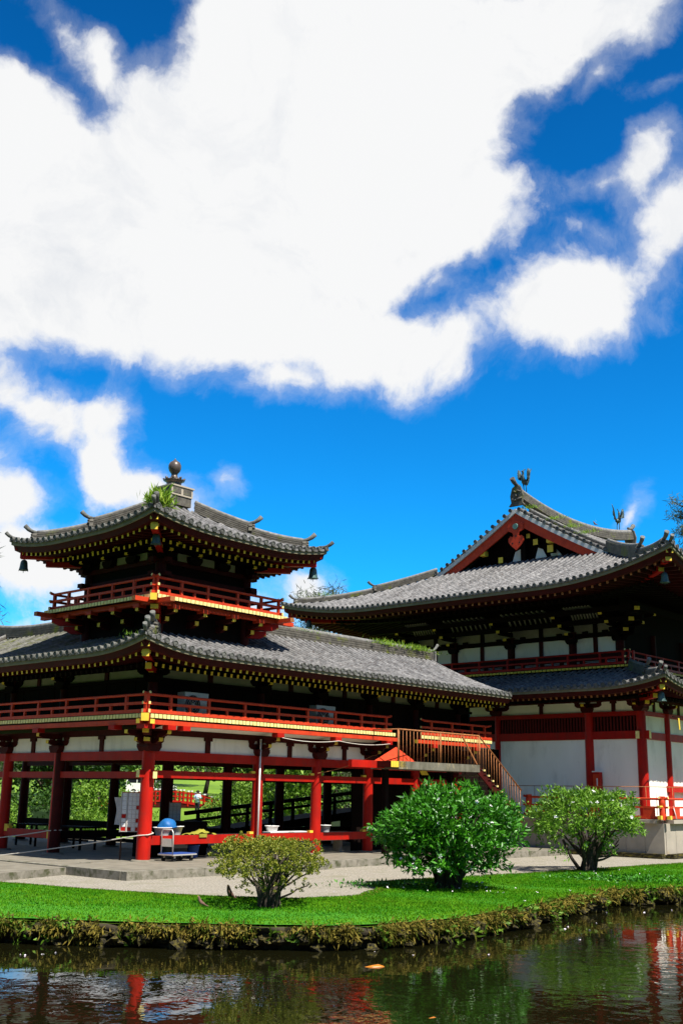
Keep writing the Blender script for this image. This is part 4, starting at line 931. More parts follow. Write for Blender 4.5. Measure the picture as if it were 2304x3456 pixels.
for y in (2.05, -1.75): bx('purlin_end', UR, (GX+.30, YM+y, gz(abs(y))-.70), (.3, .3, .24), 'yellow')
bx('gable_beam', UR, (GX+.7, YM, 12.98), (.25, 2*gw, .18), 'dark_red'); bx('gable_strut', UR, (GX+.72, YM, 14.1), (.2, .26, 2.2), 'deep_wood')
pl = [(0, -1.10), (.10, -1.02), (.30, -.86), (.42, -.70), (.42, -.55), (.30, -.46), (.20, -.50), (.14, -.44), (.20, -.30), (.42, -.22), (.42, .05), (0, .25)]
pl = [(y, z) for y, z in pl]+[(-y, z) for y, z in reversed(pl[1:-1])]
gp = link('gable_pendant', None, UR, T3(GX, YM, 14.6))
MB().prism([(GX+.02, YM+y*1.02, 14.72+z*1.12) for y, z in pl], (0, 0, 0), (.07, 0, 0)).build('gable_pendant_board', 'rail_red', UR)
bpy.data.objects.remove(gp)
MB().tube([(GX+.03, YM, 14.66), (GX-.05, YM, 14.66)], [.16, .14], 14).build('pendant_boss', 'verdigris', UR)
for y, z in ((0, 14.18), (.2, 13.85), (-.2, 13.85)): MB().tube([(GX+.03, YM+y, z), (GX+.012, YM+y, z)], .045, 8).build('pendant_stud', 'black', UR)
# main ridge with its ends
rzz = lambda x: 15.52+.62*((x-29.5)/5.8)**2
ridge_stack('main_ridge', UR, [(x, YM, rzz(x)) for x in np.linspace(GX+.25, 59-GX-.25, 30)], .46, .42, courses=4)
for x, d in ((GX+.2, -1), (59-GX-.2, 1)):
    oni(UR, (x, YM, rzz(x)-.35), (d, 0), .72, 1.0); horn(UR, (x-d*.1, YM, rzz(x)+.62), (d, 0), .5, .12, curl=.28)
# ================================================================== vegetation helpers
def np_mesh(name, v, f, m, tint=None, smooth=False):
    me = bpy.data.meshes.new(name); v = np.asarray(v, dtype=np.float32); f = np.asarray(f, dtype=np.int32); k = f.shape[1]
    me.vertices.add(len(v)); me.vertices.foreach_set('co', v.ravel()); me.loops.add(f.size); me.loops.foreach_set('vertex_index', f.ravel())
    me.polygons.add(len(f)); me.polygons.foreach_set('loop_start', np.arange(0, f.size, k, dtype=np.int32)); me.polygons.foreach_set('loop_total', np.full(len(f), k, dtype=np.int32))
    if tint is not None: me.attributes.new('tint', 'FLOAT', 'POINT').data.foreach_set('value', np.asarray(tint, dtype=np.float32))
    me.materials.append(MATS[m]); me.update(calc_edges=True); me.validate(); return me
def unit(a): return a/np.maximum(np.linalg.norm(a, axis=-1, keepdims=True), 1e-9)
def leaves(pos, dirs, L, Wd, fold=.25, tint=None):
    """Folded leaf blades: base, two sides, tip."""
    n = len(pos); d = unit(dirs); r = rng.normal(size=(n, 3)); s = unit(np.cross(d, r)); nn = np.cross(s, d)
    L = np.broadcast_to(L, (n,))[:, None]*rng.uniform(.7, 1.25, (n, 1)); Wd = np.broadcast_to(Wd, (n,))[:, None]
    v = np.stack([pos, pos+d*L*.45+s*Wd*.5+nn*Wd*fold, pos+d*L, pos+d*L*.45-s*Wd*.5+nn*Wd*fold], 1).reshape(-1, 3)
    b = np.arange(n)[:, None]*4; f = np.concatenate([b+[0, 1, 2], b+[0, 2, 3]], 0)
    t = rng.beta(1.6, 2.2, n) if tint is None else tint
    return v, f, np.repeat(t, 4)
def foliage(name, pos, dirs, L, Wd, m, parent, fold=.25, tint=None):
    return link(name, np_mesh(name, *leaves(pos, dirs, L, Wd, fold, tint)[:2], m, None), parent) if False else _fol(name, pos, dirs, L, Wd, m, parent, fold, tint)
def _fol(name, pos, dirs, L, Wd, m, parent, fold, tint):
    v, f, t = leaves(pos, dirs, L, Wd, fold, tint); M = WM[parent].inverted() if parent is not None else Matrix.Identity(4)
    return link(name, np_mesh(name, v, f, m, t), parent)
def crown_pts(n, c, rx, ry, rz, phi_max, shell=.72, lobes=9, low=None):
    """Clump centres in the outer shell of an uneven dome."""
    th = rng.uniform(0, 2*np.pi, n); cp = rng.uniform(math.cos(phi_max), 1, n); sp = np.sqrt(1-cp**2)
    d = np.stack([sp*np.cos(th), sp*np.sin(th), cp], 1)
    lob = rng.normal(size=(lobes, 3)); lob = unit(lob); bump = (np.maximum(0, d@lob.T)**(9 if lobes < 15 else 16)).max(1)
    rad = (rng.uniform(shell**3, 1, n))**(1/3)*(.70+.33*bump)
    return np.array(c)+d*rad[:, None]*np.array([rx, ry, rz]), d
def stems(parent, base, ends, r0, r1, m, spread=.12, name='branches', n=6, bow=.35):
    b = MB(); base = Vector(base)
    for e in ends:
        e = Vector(e); s = base+Vector((random.gauss(0, spread), random.gauss(0, spread), 0)); d = e-s
        pts = []
        for i in range(n):
            u = i/(n-1); p = s+Vector((d.x*u**1.35, d.y*u**1.35, d.z*(u**(1-bow*.6)))); p += Vector((random.gauss(0, .03), random.gauss(0, .03), 0))*(0 < i < n-1); pts.append(p)
        b.tube(pts, [r0+(r1-r0)*i/(n-1) for i in range(n)], 6, 0, False)
    return b.build(name, m, parent)

def flower_mesh():
    b = MB()
    for k in range(5):
        a = k*2*math.pi/5; e = lambda r_, da, z_: (r_*math.cos(a+da), r_*math.sin(a+da), z_); b.add([(0, 0, 0), e(.035, -.5, .012), e(.055, 0, .006), e(.035, .5, .012)], [(0, 1, 2, 3)])
    return b.mesh('flower', ['flower'])
# ---- the three shrubs on the lawn
def shrub(name, label, cat, px, py, mpp, width, top, zc, rz, nclump, per, L, Wd, leaf, bark_m, nst, r0, phi=1.9, flowers=0, under=0.0, ratio=.85, flat=1.0, group='shrubs on the lawn'):
    p = pix(px, py, 'z', -.26); g = Vector((p.x, p.y, -.27)); t = thing(name, g, label, cat, group); rx = width/2
    c = (g.x, g.y, g.z+zc); pc, d = crown_pts(nclump, c, rx, rx*ratio, rz, phi, .66, 22)
    if under:                                            # loose lower twigs
        k = int(nclump*under); th = rng.uniform(0, 2*np.pi, k); rr = rng.uniform(.25, .75, k)*rx
        lo = np.stack([g.x+rr*np.cos(th), g.y+rr*np.sin(th)*ratio, g.z+zc*.35+rng.uniform(0, zc*.6, k)], 1)
        pc = np.concatenate([pc, lo]); d = np.concatenate([d, np.stack([np.cos(th), np.sin(th), np.full(k, -.1)], 1)])
    n = len(pc); pos = np.repeat(pc, per, 0)+rng.normal(0, L*.35, (n*per, 3)); dd = unit(np.repeat(d, per, 0)*.55+rng.normal(0, .75, (n*per, 3))+[0, 0, .18])
    tint = np.clip(np.repeat(rng.beta(1.5, 2.5, n), per)*.6+rng.uniform(0, .5, n*per), 0, 1)
    fo = foliage('foliage', pos, dd, L, Wd, leaf, t, .22, tint)
    idx = rng.choice(len(pc), nst, replace=False); ends = [Vector(pc[i])*.94+Vector((g.x, g.y, pc[i][2]))*.06 for i in idx]
    stems(t, g+Vector((0, 0, -.03)), ends, r0, .012, bark_m)
    if flowers:
        for k in rng.choice(np.where(d[:, 2] > -.25)[0], flowers):
            p_ = pc[k]+d[k]*L*.6+rng.normal(0, L*.25, 3); Rm = Vector(unit(d[k]*.7+rng.normal(0, .5, 3)+[0, 0, .3])).to_track_quat('Z', 'Y').to_matrix().to_4x4(); sc_ = random.uniform(.75, 1.3)
            link('flower', shared(('flower',), flower_mesh), t, T3(*p_) @ Rm @ Matrix.Diagonal((sc_, sc_, sc_, 1)))
    return t, g
S1, g1 = shrub('azalea_bush', 'low yellow-green azalea with reddish tips, smallest of the three shrubs', 'shrub', 905, 3062, .0064, 2.75, 1.5, .92, .62, 1150, 14, .045, .026, 'leaf_azalea', 'bark', 40, .03, phi=2.15, under=.10)
S2, g2 = shrub('flowering_shrub', 'large dark green shrub with white flowers, in front of the staircase', 'shrub', 1510, 3006, .0077, 4.6, 2.65, 1.45, 1.17, 720, 15, .17, .055, 'leaf_shrub', 'bark', 34, .075, phi=1.95, flowers=80, under=.34, ratio=.8)
S3, g3 = shrub('flowering_shrub', 'light green flowering shrub with crooked trunk, in front of the stone platform', 'shrub', 1985, 2948, .0099, 4.5, 2.75, 1.60, 1.10, 640, 14, .145, .046, 'leaf_pale', 'bark', 26, .055, phi=2.0, flowers=60, under=.12, ratio=.8)
MB().tube([g1+Vector((0, 0, -.05)), g1+Vector((0, 0, .2)), g1+Vector((0, 0, .42))], [.24, .22, .28], 12).build('trunk', 'bark', S1)
MB().tube([g2+Vector((0, 0, -.05)), g2+Vector((.02, 0, .3)), g2+Vector((0, .02, .75))], [.20, .17, .22], 10).build('trunk', 'bark', S2)
q = cr
MB().tube([g3+Vector((.1, 0, -.05)), g3+q*.05+Vector((0, 0, .35)), g3+q*.1+Vector((0, 0, .75)), g3+q*.5+Vector((0, 0, 1.1)), g3+q*1.0+Vector((0, 0, 1.25))], [.19, .17, .15, .11, .06], 10).build('trunk', 'bark', S3)
MB().tube([g3-q*.18, g3-q*.5+Vector((0, 0, .45)), g3-q*.75+Vector((0, 0, 1.0))], [.06, .05, .04], 8).build('trunk', 'bark', S3)
for k in range(4): MB().tube([g3+q*.1+Vector((0, 0, .35+.12*k)), g3+q*(.45+.1*k)+Vector((0, 0, .42+.1*k)), g3+q*(.95)+Vector((0, 0, .62+.12*k))], [.05, .035, .018], 6).build('branch', 'bark', S3)

# ---- grass of the lawn, hanging grass and weeds on the bank, stones, petals
def lawn_point(n):
    i = rng.uniform(0, nL, n); i0 = i.astype(int); w = (i-i0)[:, None]; A = np.array([(*pb[:2],) for pb, _ in rows]); B = np.array([(*pi[:2],) for _, pi in rows])
    pb = A[i0]*(1-w)+A[np.minimum(i0+1, nL)]*w; pi = B[i0]*(1-w)+B[np.minimum(i0+1, nL)]*w; u = rng.uniform(-.02, 1.0, n)
    xy = pi*(1-u[:, None])+pb*u[:, None]; z = -.19-.13*np.clip(u, 0, 1)**1.5; return np.concatenate([xy, z[:, None]], 1), u
gp, gu = lawn_point(230000)
dcam = np.hypot(gp[:, 0]-CAM.x, gp[:, 1]-CAM.y); keep = (dcam < 42); gp = gp[keep]; gu = gu[keep]; n = len(gp)
dirs = unit(np.stack([rng.normal(0, .45, n), rng.normal(0, .45, n), np.full(n, 1.0)], 1))
patch = .45+.28*np.sin(gp[:, 0]*1.1+np.sin(gp[:, 1]*1.7)*2)*np.sin(gp[:, 1]*.9+1.3)+.22*np.sin(gp[:, 0]*3.7+np.sin(gp[:, 1]*2.9)*1.7)*np.sin(gp[:, 1]*4.1+np.sin(gp[:, 0]*2.3))+.2*np.sin(gp[:, 0]*9.1+gp[:, 1]*3.3)*np.sin(gp[:, 1]*8.3-gp[:, 0]*2.9)
o = foliage('grass', gp, dirs, .045, .020, 'grass', None, .05, np.clip(patch*.75+rng.uniform(-.15, .45, n)+.4*(gu > .92), 0, 1)); tag(o, 'short bright green lawn grass between the gravel and the pond', 'grass', kind='stuff')
wp, wu = lawn_point(120000); wk = (np.abs(wu) < .07)*(rng.uniform(0, 1, len(wu)) < .75)+(rng.uniform(0, 1, len(wu)) < .03)*(np.sin(wp[:, 0]*2.1)*np.sin(wp[:, 1]*2.7+wp[:, 0]) > .35) > 0
wp = wp[wk & (np.hypot(wp[:, 0]-CAM.x, wp[:, 1]-CAM.y) < 42)]; o = foliage('worn_grass', wp+[0, 0, .004], rng.normal(0, .7, wp.shape)+[0, 0, .8], .05, .02, 'dry_grass', None, .05); tag(o, 'dry worn grass along the gravel edge of the lawn', 'grass', kind='stuff')
bp = np.array([(p.x, p.y) for p in bseg]); seg = np.diff(bp, axis=0); nn_ = unit(np.stack([seg[:, 1], -seg[:, 0]], 1))
def bank_pt(n, off=(0, .1), tuft=None):
    i = rng.integers(0, len(seg), n)
    if tuft is not None: i = tuft
    w = rng.uniform(0, 1, len(i))[:, None]; xy = bp[i]*(1-w)+bp[i+1]*w; o_ = rng.uniform(*off, len(i))[:, None]; return np.concatenate([xy+nn_[i]*o_, np.zeros((len(i), 1))], 1), i
nc_ = 1250; pr_ = np.clip(.5+.9*np.sin(np.arange(len(seg))*1.9+np.sin(np.arange(len(seg))*.7)*2)+.5*np.sin(np.arange(len(seg))*4.3), .03, None); cent = rng.choice(len(seg), nc_, p=pr_/pr_.sum()); kb = 44; i = np.repeat(cent, kb); zc_ = -.345-rng.beta(1.0, 2.6, nc_)*.30; low_ = (-.345-zc_)/.30
P_, i = bank_pt(0, (-.08, .08), i); wv = rng.uniform(.04, .12, nc_); P_ += rng.normal(0, 1, P_.shape)*np.repeat(wv, kb)[:, None]*[1, 1, .5]; P_[:, 2] += np.repeat(zc_, kb); P_[:, 2] = np.minimum(P_[:, 2], -.30)
ln = np.repeat(rng.uniform(.05, .17, nc_), kb)
dirs = np.concatenate([nn_[i]*rng.uniform(.1, 1.0, (len(i), 1)), rng.uniform(-1.2, .25, (len(i), 1))], 1)+rng.normal(0, .4, (len(i), 3))
v_t = np.clip(np.repeat(rng.beta(.9, .9, nc_), kb)*.9+rng.uniform(-.15, .25, len(i)), 0, 1)
o = foliage('bank_grass', P_, dirs, ln, .030, 'dry_grass', None, .1, v_t); tag(o, 'dry grass tufts hanging over the pond bank', 'grass', kind='stuff')
cent = rng.integers(0, len(seg), 150); i = np.clip(np.repeat(cent, 16), 0, len(seg)-1); P_, i = bank_pt(0, (.0, .16), i); P_[:, 2] = np.repeat(rng.uniform(-.68, -.36, 150), 16)+rng.normal(0, .04, len(i))
dirs = np.concatenate([nn_[i], np.zeros((len(i), 1))], 1)*.7+rng.normal(0, .7, (len(i), 3))+[0, 0, .3]
o = foliage('bank_weeds', P_, dirs, .15, .06, 'leaf_light', None, .2); tag(o, 'small leafy weeds growing between the bank stones', 'weeds', kind='stuff')
def rock_mesh(seed):
    r_ = np.random.default_rng(seed); b = MB(); n, k = 9, 6; vs = []
    for a in range(k):
        ph = math.pi*(a+.02)/(k-1+.04); 
        for c in range(n):
            th = 2*math.pi*c/n; rr = 1+.28*r_.normal()*(0 < a < k-1); vs.append((rr*math.sin(ph)*math.cos(th), rr*math.sin(ph)*math.sin(th)*.8, rr*math.cos(ph)*.75))
    b.add(vs, [(a*n+c, a*n+(c+1) % n, (a+1)*n+(c+1) % n, (a+1)*n+c) for a in range(k-1) for c in range(n)]); return b.mesh('bank_stone', ['stone'])
rocks = [rock_mesh(s) for s in range(7)]
vis = [j for j, p in enumerate(bseg[:-1]) if -12 < p.x < 13]
for j in vis:
    for rep in range(2):
        p = bseg[j]; nv = nn_[j]; s_ = random.uniform(.09, .19); z = random.uniform(-.74, -.44)
        link('bank_stone', random.choice(rocks), BANKFACE, T3(p.x+nv[0]*random.uniform(-.12, .09), p.y+nv[1]*random.uniform(-.12, .09), z) @ Matrix.Rotation(random.uniform(0, 6.28), 4, 'Z') @ Matrix.Diagonal((s_*1.2, s_, s_*random.uniform(.7, 1.1), 1)))
P_ = []
for g, k, r_ in ((g2, 24, 1.9), (g3, 22, 2.2)):
    for _ in range(k): P_.append((g.x+random.gauss(0, r_*.7), g.y-abs(random.gauss(0, r_*.75))+.5, -.2))
for _ in range(26):
    q_ = random.choice(vis); p = bseg[q_]; P_.append((p.x+nn_[q_][0]*random.uniform(.2, 1.8), p.y+nn_[q_][1]*random.uniform(.2, 1.8), -.742))
P_ = np.array(P_); inwater = P_[:, 2] < -.7
for k_ in range(len(P_)):
    if not inwater[k_]:
        p = Vector((P_[k_][0], P_[k_][1], 0)); dmin = min(range(0, nL+1), key=lambda a: min((rows[a][0]-p).length, (rows[a][1]-p).length)); pb, pi = rows[dmin]
        u = min(1, max(0, (p-Vector((pi.x, pi.y, 0))).length/max(.1, (pb-pi).length))); P_[k_][2] = -.19-.13*u**1.5+.06
pp = np.repeat(P_, 3, 0); dd = rng.normal(0, 1, (len(pp), 3)); dd[:, 2] = np.abs(dd[:, 2])*.6
dd[np.repeat(inwater, 3), 2] = .02
o = foliage('fallen_petals', pp, dd, .035, .032, 'flower', None, .1); tag(o, 'white petals fallen on the lawn and floating on the pond', 'petals', kind='stuff')
# sprawling weeds down the bank notch, right of the crooked shrub, and the low tangle left of the large shrub
for px_, py_, w_, nn2, lab in ((2080, 2975, 1.3, 900, 'dark sprawling ground vine spilling down the bank notch'), (1330, 3003, .9, 600, 'low tangled ground cover left of the large flowering shrub')):
    c = pix(px_, py_, 'z', -.26); a = rng.normal(0, 1, (nn2, 2)); P_ = np.stack([c.x+a[:, 0]*w_*cr.x*.8+a[:, 1]*.35*fwd.x, c.y+a[:, 0]*w_*cr.y*.8+a[:, 1]*.35*fwd.y, -.24+rng.uniform(-.02, .14, nn2)], 1)
    t = thing('ground_cover', (c.x, c.y, -.26), lab, 'ground cover'); foliage('foliage', P_, rng.normal(0, 1, (nn2, 3))+[0, 0, .6], .11, .045, 'leaf_shrub', t)

# ---- plants that grow on the roofs
def roof_plant(p, n, spread, L, lab, m='fern', up_=1.0):
    p = Vector(p); t = thing('roof_fern', p, lab, 'fern', 'plants growing on the roofs')
    P_ = np.array(p)+rng.normal(0, 1, (n, 3))*np.array(spread); P_[:, 2] = p.z+np.abs(rng.normal(0, 1, n))*spread[2]
    foliage('fronds', P_, rng.normal(0, .6, (n, 3))+[0, 0, up_], L, L*.16, m, t, .1)
f1 = t1.P(1.0, 1.0, .25); roof_plant(f1, 420, (.18, .18, .16), .34, 'fern clump on the front corner of the tower roof')
for x, n_, lab in ((8.6, 120, 'small moss tuft on the wing ridge near the tower'), (13.2, 300, 'leafy fern patch halfway along the wing ridge'), (15.2, 420, 'leafy fern patch at the far end of the wing ridge')):
    roof_plant((x, 1.93, 7.72), n_, (.55, .1, .06), .2 if n_ > 200 else .1, lab)
roof_plant(su.P(.62, .5, .12) if False else sv.P(14.2, .75, .1), 90, (.22, .22, .04), .16, 'round-leaved plant on the mossy wing eave below the tower', 'leaf_light', .7)
b0 = [(GX+.72, YM-dy, gz(dy)+.28) for dy in (.35, 1.6, 2.5, 3.2)]
for p, n_, lab in zip(b0, (160, 170, 260, 200), ('fern tuft just below the near end of the hall ridge', 'small moss tuft high on the gable ridge', 'long moss patch midway down the gable ridge', 'moss patch at the foot of the gable ridge')): roof_plant(p, n_, (.06, .42, .06), .15, lab)
roof_plant(r1.P(1.6, 1.5, .35), 60, (.2, .2, .04), .14, 'grass tuft on the left hip of the hall roof')

# ---- trees and garden behind the temple
hz = Vector((fwd.x, fwd.y, 0)).normalized(); hr_ = Vector((cr.x, cr.y, 0)).normalized(); C0 = Vector((CAM.x, CAM.y, 0))
def hill_z(d): return float(np.interp(d, [0, 62, 80, 110, 140, 200, 260, 400, 700], [-.45, -.45, .3, .75, 1.7, 5.0, 9.0, 14, 16]))
b = MB(); ds = [60, 66, 74, 84, 98, 116, 140, 170, 210, 260, 330, 450, 700]; ls = np.linspace(-1.2, 1.2, 41)
for d in ds:
    for l in ls: p = C0+hz*d+hr_*(d*l); b.v.append((p.x, p.y, hill_z(d)*(1+.12*math.sin(l*9+d*.03))))
for i in range(len(ds)-1):
    for j in range(40): a = i*41+j; b.f.append([a, a+1, a+42, a+41]); b.m.append(0); b.smooth.append(True)
tag(b.build('hill', 'meadow'), kind='structure')
def gpt(px, d): p = far(px, d); dd_ = (p-C0).dot(hz); return Vector((p.x, p.y, max(-.36, hill_z(dd_)) if d > 62 else -.36))
def tree(px, d, h, w, lab, leaf='leaf_tree', n=1500, L=.34, trunk_h=.25, name='garden_tree', group='trees behind the temple', bark_m='bark'):
    n = int(n*1.7); L *= 1.25; g = gpt(px, d); t = thing(name, g, lab, 'tree', group); c = (g.x, g.y, g.z+h*(trunk_h+(1-trunk_h)*.42))
    pc, dr = crown_pts(n//12, c, w/2, w/2, h*(1-trunk_h)*.56, 2.5, .45, 12); P_ = np.repeat(pc, 12, 0)+rng.normal(0, L*.9, (len(pc)*12, 3)); dd_ = np.repeat(dr, 12, 0)*.4+rng.normal(0, .8, P_.shape)+[0, 0, .1]
    foliage('crown', P_, dd_, L, L*.55, leaf, t, .2, np.clip(np.repeat(rng.beta(1.4, 2.4, len(pc)), 12)+rng.uniform(-.2, .3, len(P_)), 0, 1))
    b = MB(); b.tube([g-Vector((0, 0, .2)), g+Vector((.05*w, 0, h*.3)), g+Vector((0, 0, h*.7))], [.035*h, .025*h, .01*h], 8)
    for k in rng.choice(len(pc), 7, replace=False): e_ = Vector(pc[k]); b.tube([g+Vector((0, 0, h*.25)), (g+Vector((0, 0, h*.35))).lerp(e_, .5), e_], [.018*h, .011*h, .004*h], 6, 0, False)
    b.build('trunk', bark_m, t); return t
tree(150, 78, 7.0, 9, 'dense green tree seen through the left bay of the wing', n=2600)
tree(60, 92, 8.0, 10, 'dark tree far left behind the wing columns', n=2200)
tree(275, 84, 5.6, 7.5, 'bushy tree behind the second column from the left', 'leaf_tree', n=2400)
tree(330, 72, 3.0, 4.0, 'low yellow-green bush beside the hedge end', 'leaf_light', n=1300, L=.2, trunk_h=.05)
tree(395, 118, 9, 9, 'leafy tree behind the notice board', n=2000)
tree(690, 135, 8.5, 13, 'olive tree above the red bridge', 'leaf_tree', n=2200)
tree(780, 120, 9.5, 9, 'dark round tree right of the red bridge', n=2200)
tree(880, 96, 8, 8, 'leafy tree behind the drainpipe column', n=2000)
tree(1010, 70, 5.5, 5, 'pale leafy shrub tree between the two right columns', 'leaf_light', n=1800, L=.26, trunk_h=.1)
tree(1120, 88, 8.5, 9, 'dark leafy tree seen through the last bay', n=2000)
tree(560, 160, 10, 16, 'broad dark tree on the slope above the van', n=2600, L=.5)
tree(230, 125, 9, 15, 'broad dark tree on the slope behind the second column', n=2600, L=.5)
tree(960, 130, 9, 14, 'broad dark tree far behind the third column', n=2400, L=.5)
tree(1320, 100, 7, 10, 'tree hidden behind the staircase and the hall corner', n=1400)
tree(45, 60, 1.7, 2.4, 'round yellow-green shrub at the left end of the hedge', 'leaf_light', n=1100, L=.12, trunk_h=.05, name='garden_shrub', group='garden shrubs behind the wing')
tree(288, 56, 1.6, 2.3, 'yellow-green garden shrub right of the second column', 'leaf_light', n=1100, L=.12, trunk_h=.05, name='garden_shrub', group='garden shrubs behind the wing')
tree(812, 52, 3.3, 2.5, 'dome-clipped bright green shrub beside the bridge', 'leaf_light', n=3400, L=.10, trunk_h=.0, name='garden_shrub', group='garden shrubs behind the wing')
tree(735, 66, 2.0, 2.6, 'small green shrub beside the person on the path', 'leaf_light', n=900, L=.12, trunk_h=.05, name='garden_shrub', group='garden shrubs behind the wing')
tree(470, 64, 2.2, 2.0, 'yellow-green shrub behind the nearest column', 'leaf_light', n=900, L=.12, trunk_h=.05, name='garden_shrub', group='garden shrubs behind the wing')
for px_, d_, h_, lab in ((100, 70, 2.2, 'dark low shrub in front of the far left tree'), (215, 74, 2.4, 'dark low shrub between the left trees'), (540, 108, 2.4, 'dark shrub on the bank behind the bridge'), (850, 72, 2.6, 'dark shrub right of the dome-clipped shrub'), (930, 84, 3.0, 'dark shrub between the drainpipe and the third column'), (1170, 74, 3.2, 'dark shrub behind the last red column')): tree(px_, d_, h_, h_*1.7, lab, 'leaf_tree', n=1100, L=.2, trunk_h=.03, name='garden_shrub', group='garden shrubs behind the wing')
# hedge and pale path
a_, c_ = gpt(40, 64), gpt(305, 64); hg = thing('clipped_hedge', (a_+c_)/2, 'dark clipped hedge seen through the left bays of the wing', 'hedge')
bx('hedge_core', hg, ((a_+c_)/2)+Vector((0, 0, .55)), ((c_-a_).length, .9, 1.15), 'hedge', math.atan2((c_-a_).y, (c_-a_).x))
n = 2600; u = rng.uniform(0, 1, n); P_ = np.array(a_)*(1-u[:, None])+np.array(c_)*u[:, None]; P_ += np.outer(rng.uniform(-.55, .55, n), np.array(hz)); P_[:, 2] += rng.uniform(0, 1.3, n); foliage('foliage', P_, rng.normal(0, 1, (n, 3))+[0, 0, .3], .16, .09, 'hedge', hg)
a_, c_ = gpt(-200, 58), gpt(1500, 58); d_ = (c_-a_).normalized()
b = MB(); b.add([a_-hz*.9+Vector((0, 0, .02)), c_-hz*.9+Vector((0, 0, .02)), c_+hz*.9+Vector((0, 0, .02)), a_+hz*.9+Vector((0, 0, .02))], [(0, 1, 2, 3)]); tag(b.build('garden_path', 'gravel'), kind='structure')
# casuarinas whose tops show over the roofs
def casuarina(px, d, h, w, lab, n=5200, top=None):
    g = gpt(px, d); t = thing('casuarina_tree', g, lab, 'tree', 'casuarinas over the roofs'); b = MB(); tips = []
    b.tube([g, g+Vector((0, 0, h*.5)), g+Vector((.1, 0, h*.98))], [.22, .15, .03], 7)
    for k in range(90):
        z = h*random.uniform(.18, .97); L_ = w/2*(1-z/h*.72)*random.uniform(.5, 1.1); a = random.uniform(0, 6.28); s_ = g+Vector((0, 0, z)); e_ = s_+Vector((math.cos(a)*L_, math.sin(a)*L_, L_*.55))
        b.tube([s_, s_.lerp(e_, .5)+Vector((0, 0, -.08)), e_], [.05, .03, .01], 5, 0, False); tips += [s_.lerp(e_, q_) for q_ in (.45, .7, .85, 1.0)]
    b.build('trunk', 'bark', t); tips = np.array(tips); k = rng.integers(0, len(tips), n); foliage('needles', tips[k]+rng.normal(0, w*.035, (n, 3)), rng.normal(0, .55, (n, 3))+[0, 0, -.15], .55, .05, 'leaf_needle', t, .1)
casuarina(1062, 78, 15.9, 8.5, 'wispy casuarina between the tower and the hall roof', 9000); casuarina(1010, 92, 13.5, 6, 'shorter casuarina just right of the tower balcony', 8000)
casuarina(1130, 84, 12.5, 8, 'bushy casuarina low between tower and hall', 9000); casuarina(1220, 95, 13.5, 8, 'casuarina showing under the left eave of the hall', 8000)
casuarina(-190, 62, 16.5, 7, 'casuarina at the left edge beside the tower roof', 4200); casuarina(2365, 78, 22.5, 5.5, 'casuarina at the right edge above the hall roof', 5200)
casuarina(-60, 70, 10.0, 5, 'lower casuarina at the left edge above the wing roof', 2600)
for px_, d_, h_, lab in ((1180, 150, 14.5, 'green hillside tree below the left hall eave'), (1290, 170, 17, 'far hillside tree behind the wing ridge')): tree(px_, d_, h_, 16, lab, 'leaf_light', n=2600, L=.6, trunk_h=.1)
# ================================================================== things
def on_beam(px, py): return pix(px, py, 'y', 0)
# ---- wind bells
def wind_bell(p, s, lab):
    p = Vector(p); t = thing('wind_bell', p, lab, 'bell', 'bronze wind bells under the roof corners')
    MB().lathe([(.62*s, 0), (.60*s, .05*s), (.52*s, .5*s), (.46*s, 1.05*s), (.36*s, 1.3*s), (.2*s, 1.42*s), (.05*s, 1.45*s)], 12, p).build('bell_body', 'bell_metal', t)
    b = MB()
    for k in range(6): a = k*math.pi/3; b.tube([p+Vector((.6*s*math.cos(a), .6*s*math.sin(a), .12*s)), p+Vector((.70*s*math.cos(a), .70*s*math.sin(a), -.10*s))], [.07*s, .02*s], 5)
    b.build('bell_lip', 'bell_metal', t)
    MB().tube([p+Vector((0, 0, 1.4*s)), p+Vector((.05*s, 0, 1.7*s)), p+Vector((0, 0, 2.3*s))], .05*s, 6).build('hook', 'bell_metal', t)
    MB().tube([p+Vector((0, 0, .5*s)), p+Vector((0, 0, -.35*s))], .035*s, 5).build('clapper', 'bell_metal', t)
dgc = (C2-E2+.75)
wind_bell((C2-E2+.75, C2-E2+.75, 8.98), .24, 'wind bell under the front corner of the tower roof')
p = pix(80, 1925, 'x', C2-E2+.55); wind_bell((p.x, p.y, p.z), .25, 'wind bell under the left corner of the tower roof')
p = pix(1056, 1953, 'y', C2-E2+.55); wind_bell((p.x, p.y, p.z), .27, 'wind bell under the right corner of the tower roof')
p = pix(1042, 2119, 'x', ex+.7); wind_bell((p.x, p.y, p.z), .27, 'wind bell under the left corner of the hall roof')
p = pix(2242, 1966, 'x', ex+.9); wind_bell((p.x, p.y, p.z), .28, 'wind bell under the near corner of the hall upper roof')
p = pix(2231, 2366, 'x', U-q+.0 if False else 19.75); wind_bell((p.x, p.y, p.z), .26, 'wind bell under the near corner of the hall skirt roof')
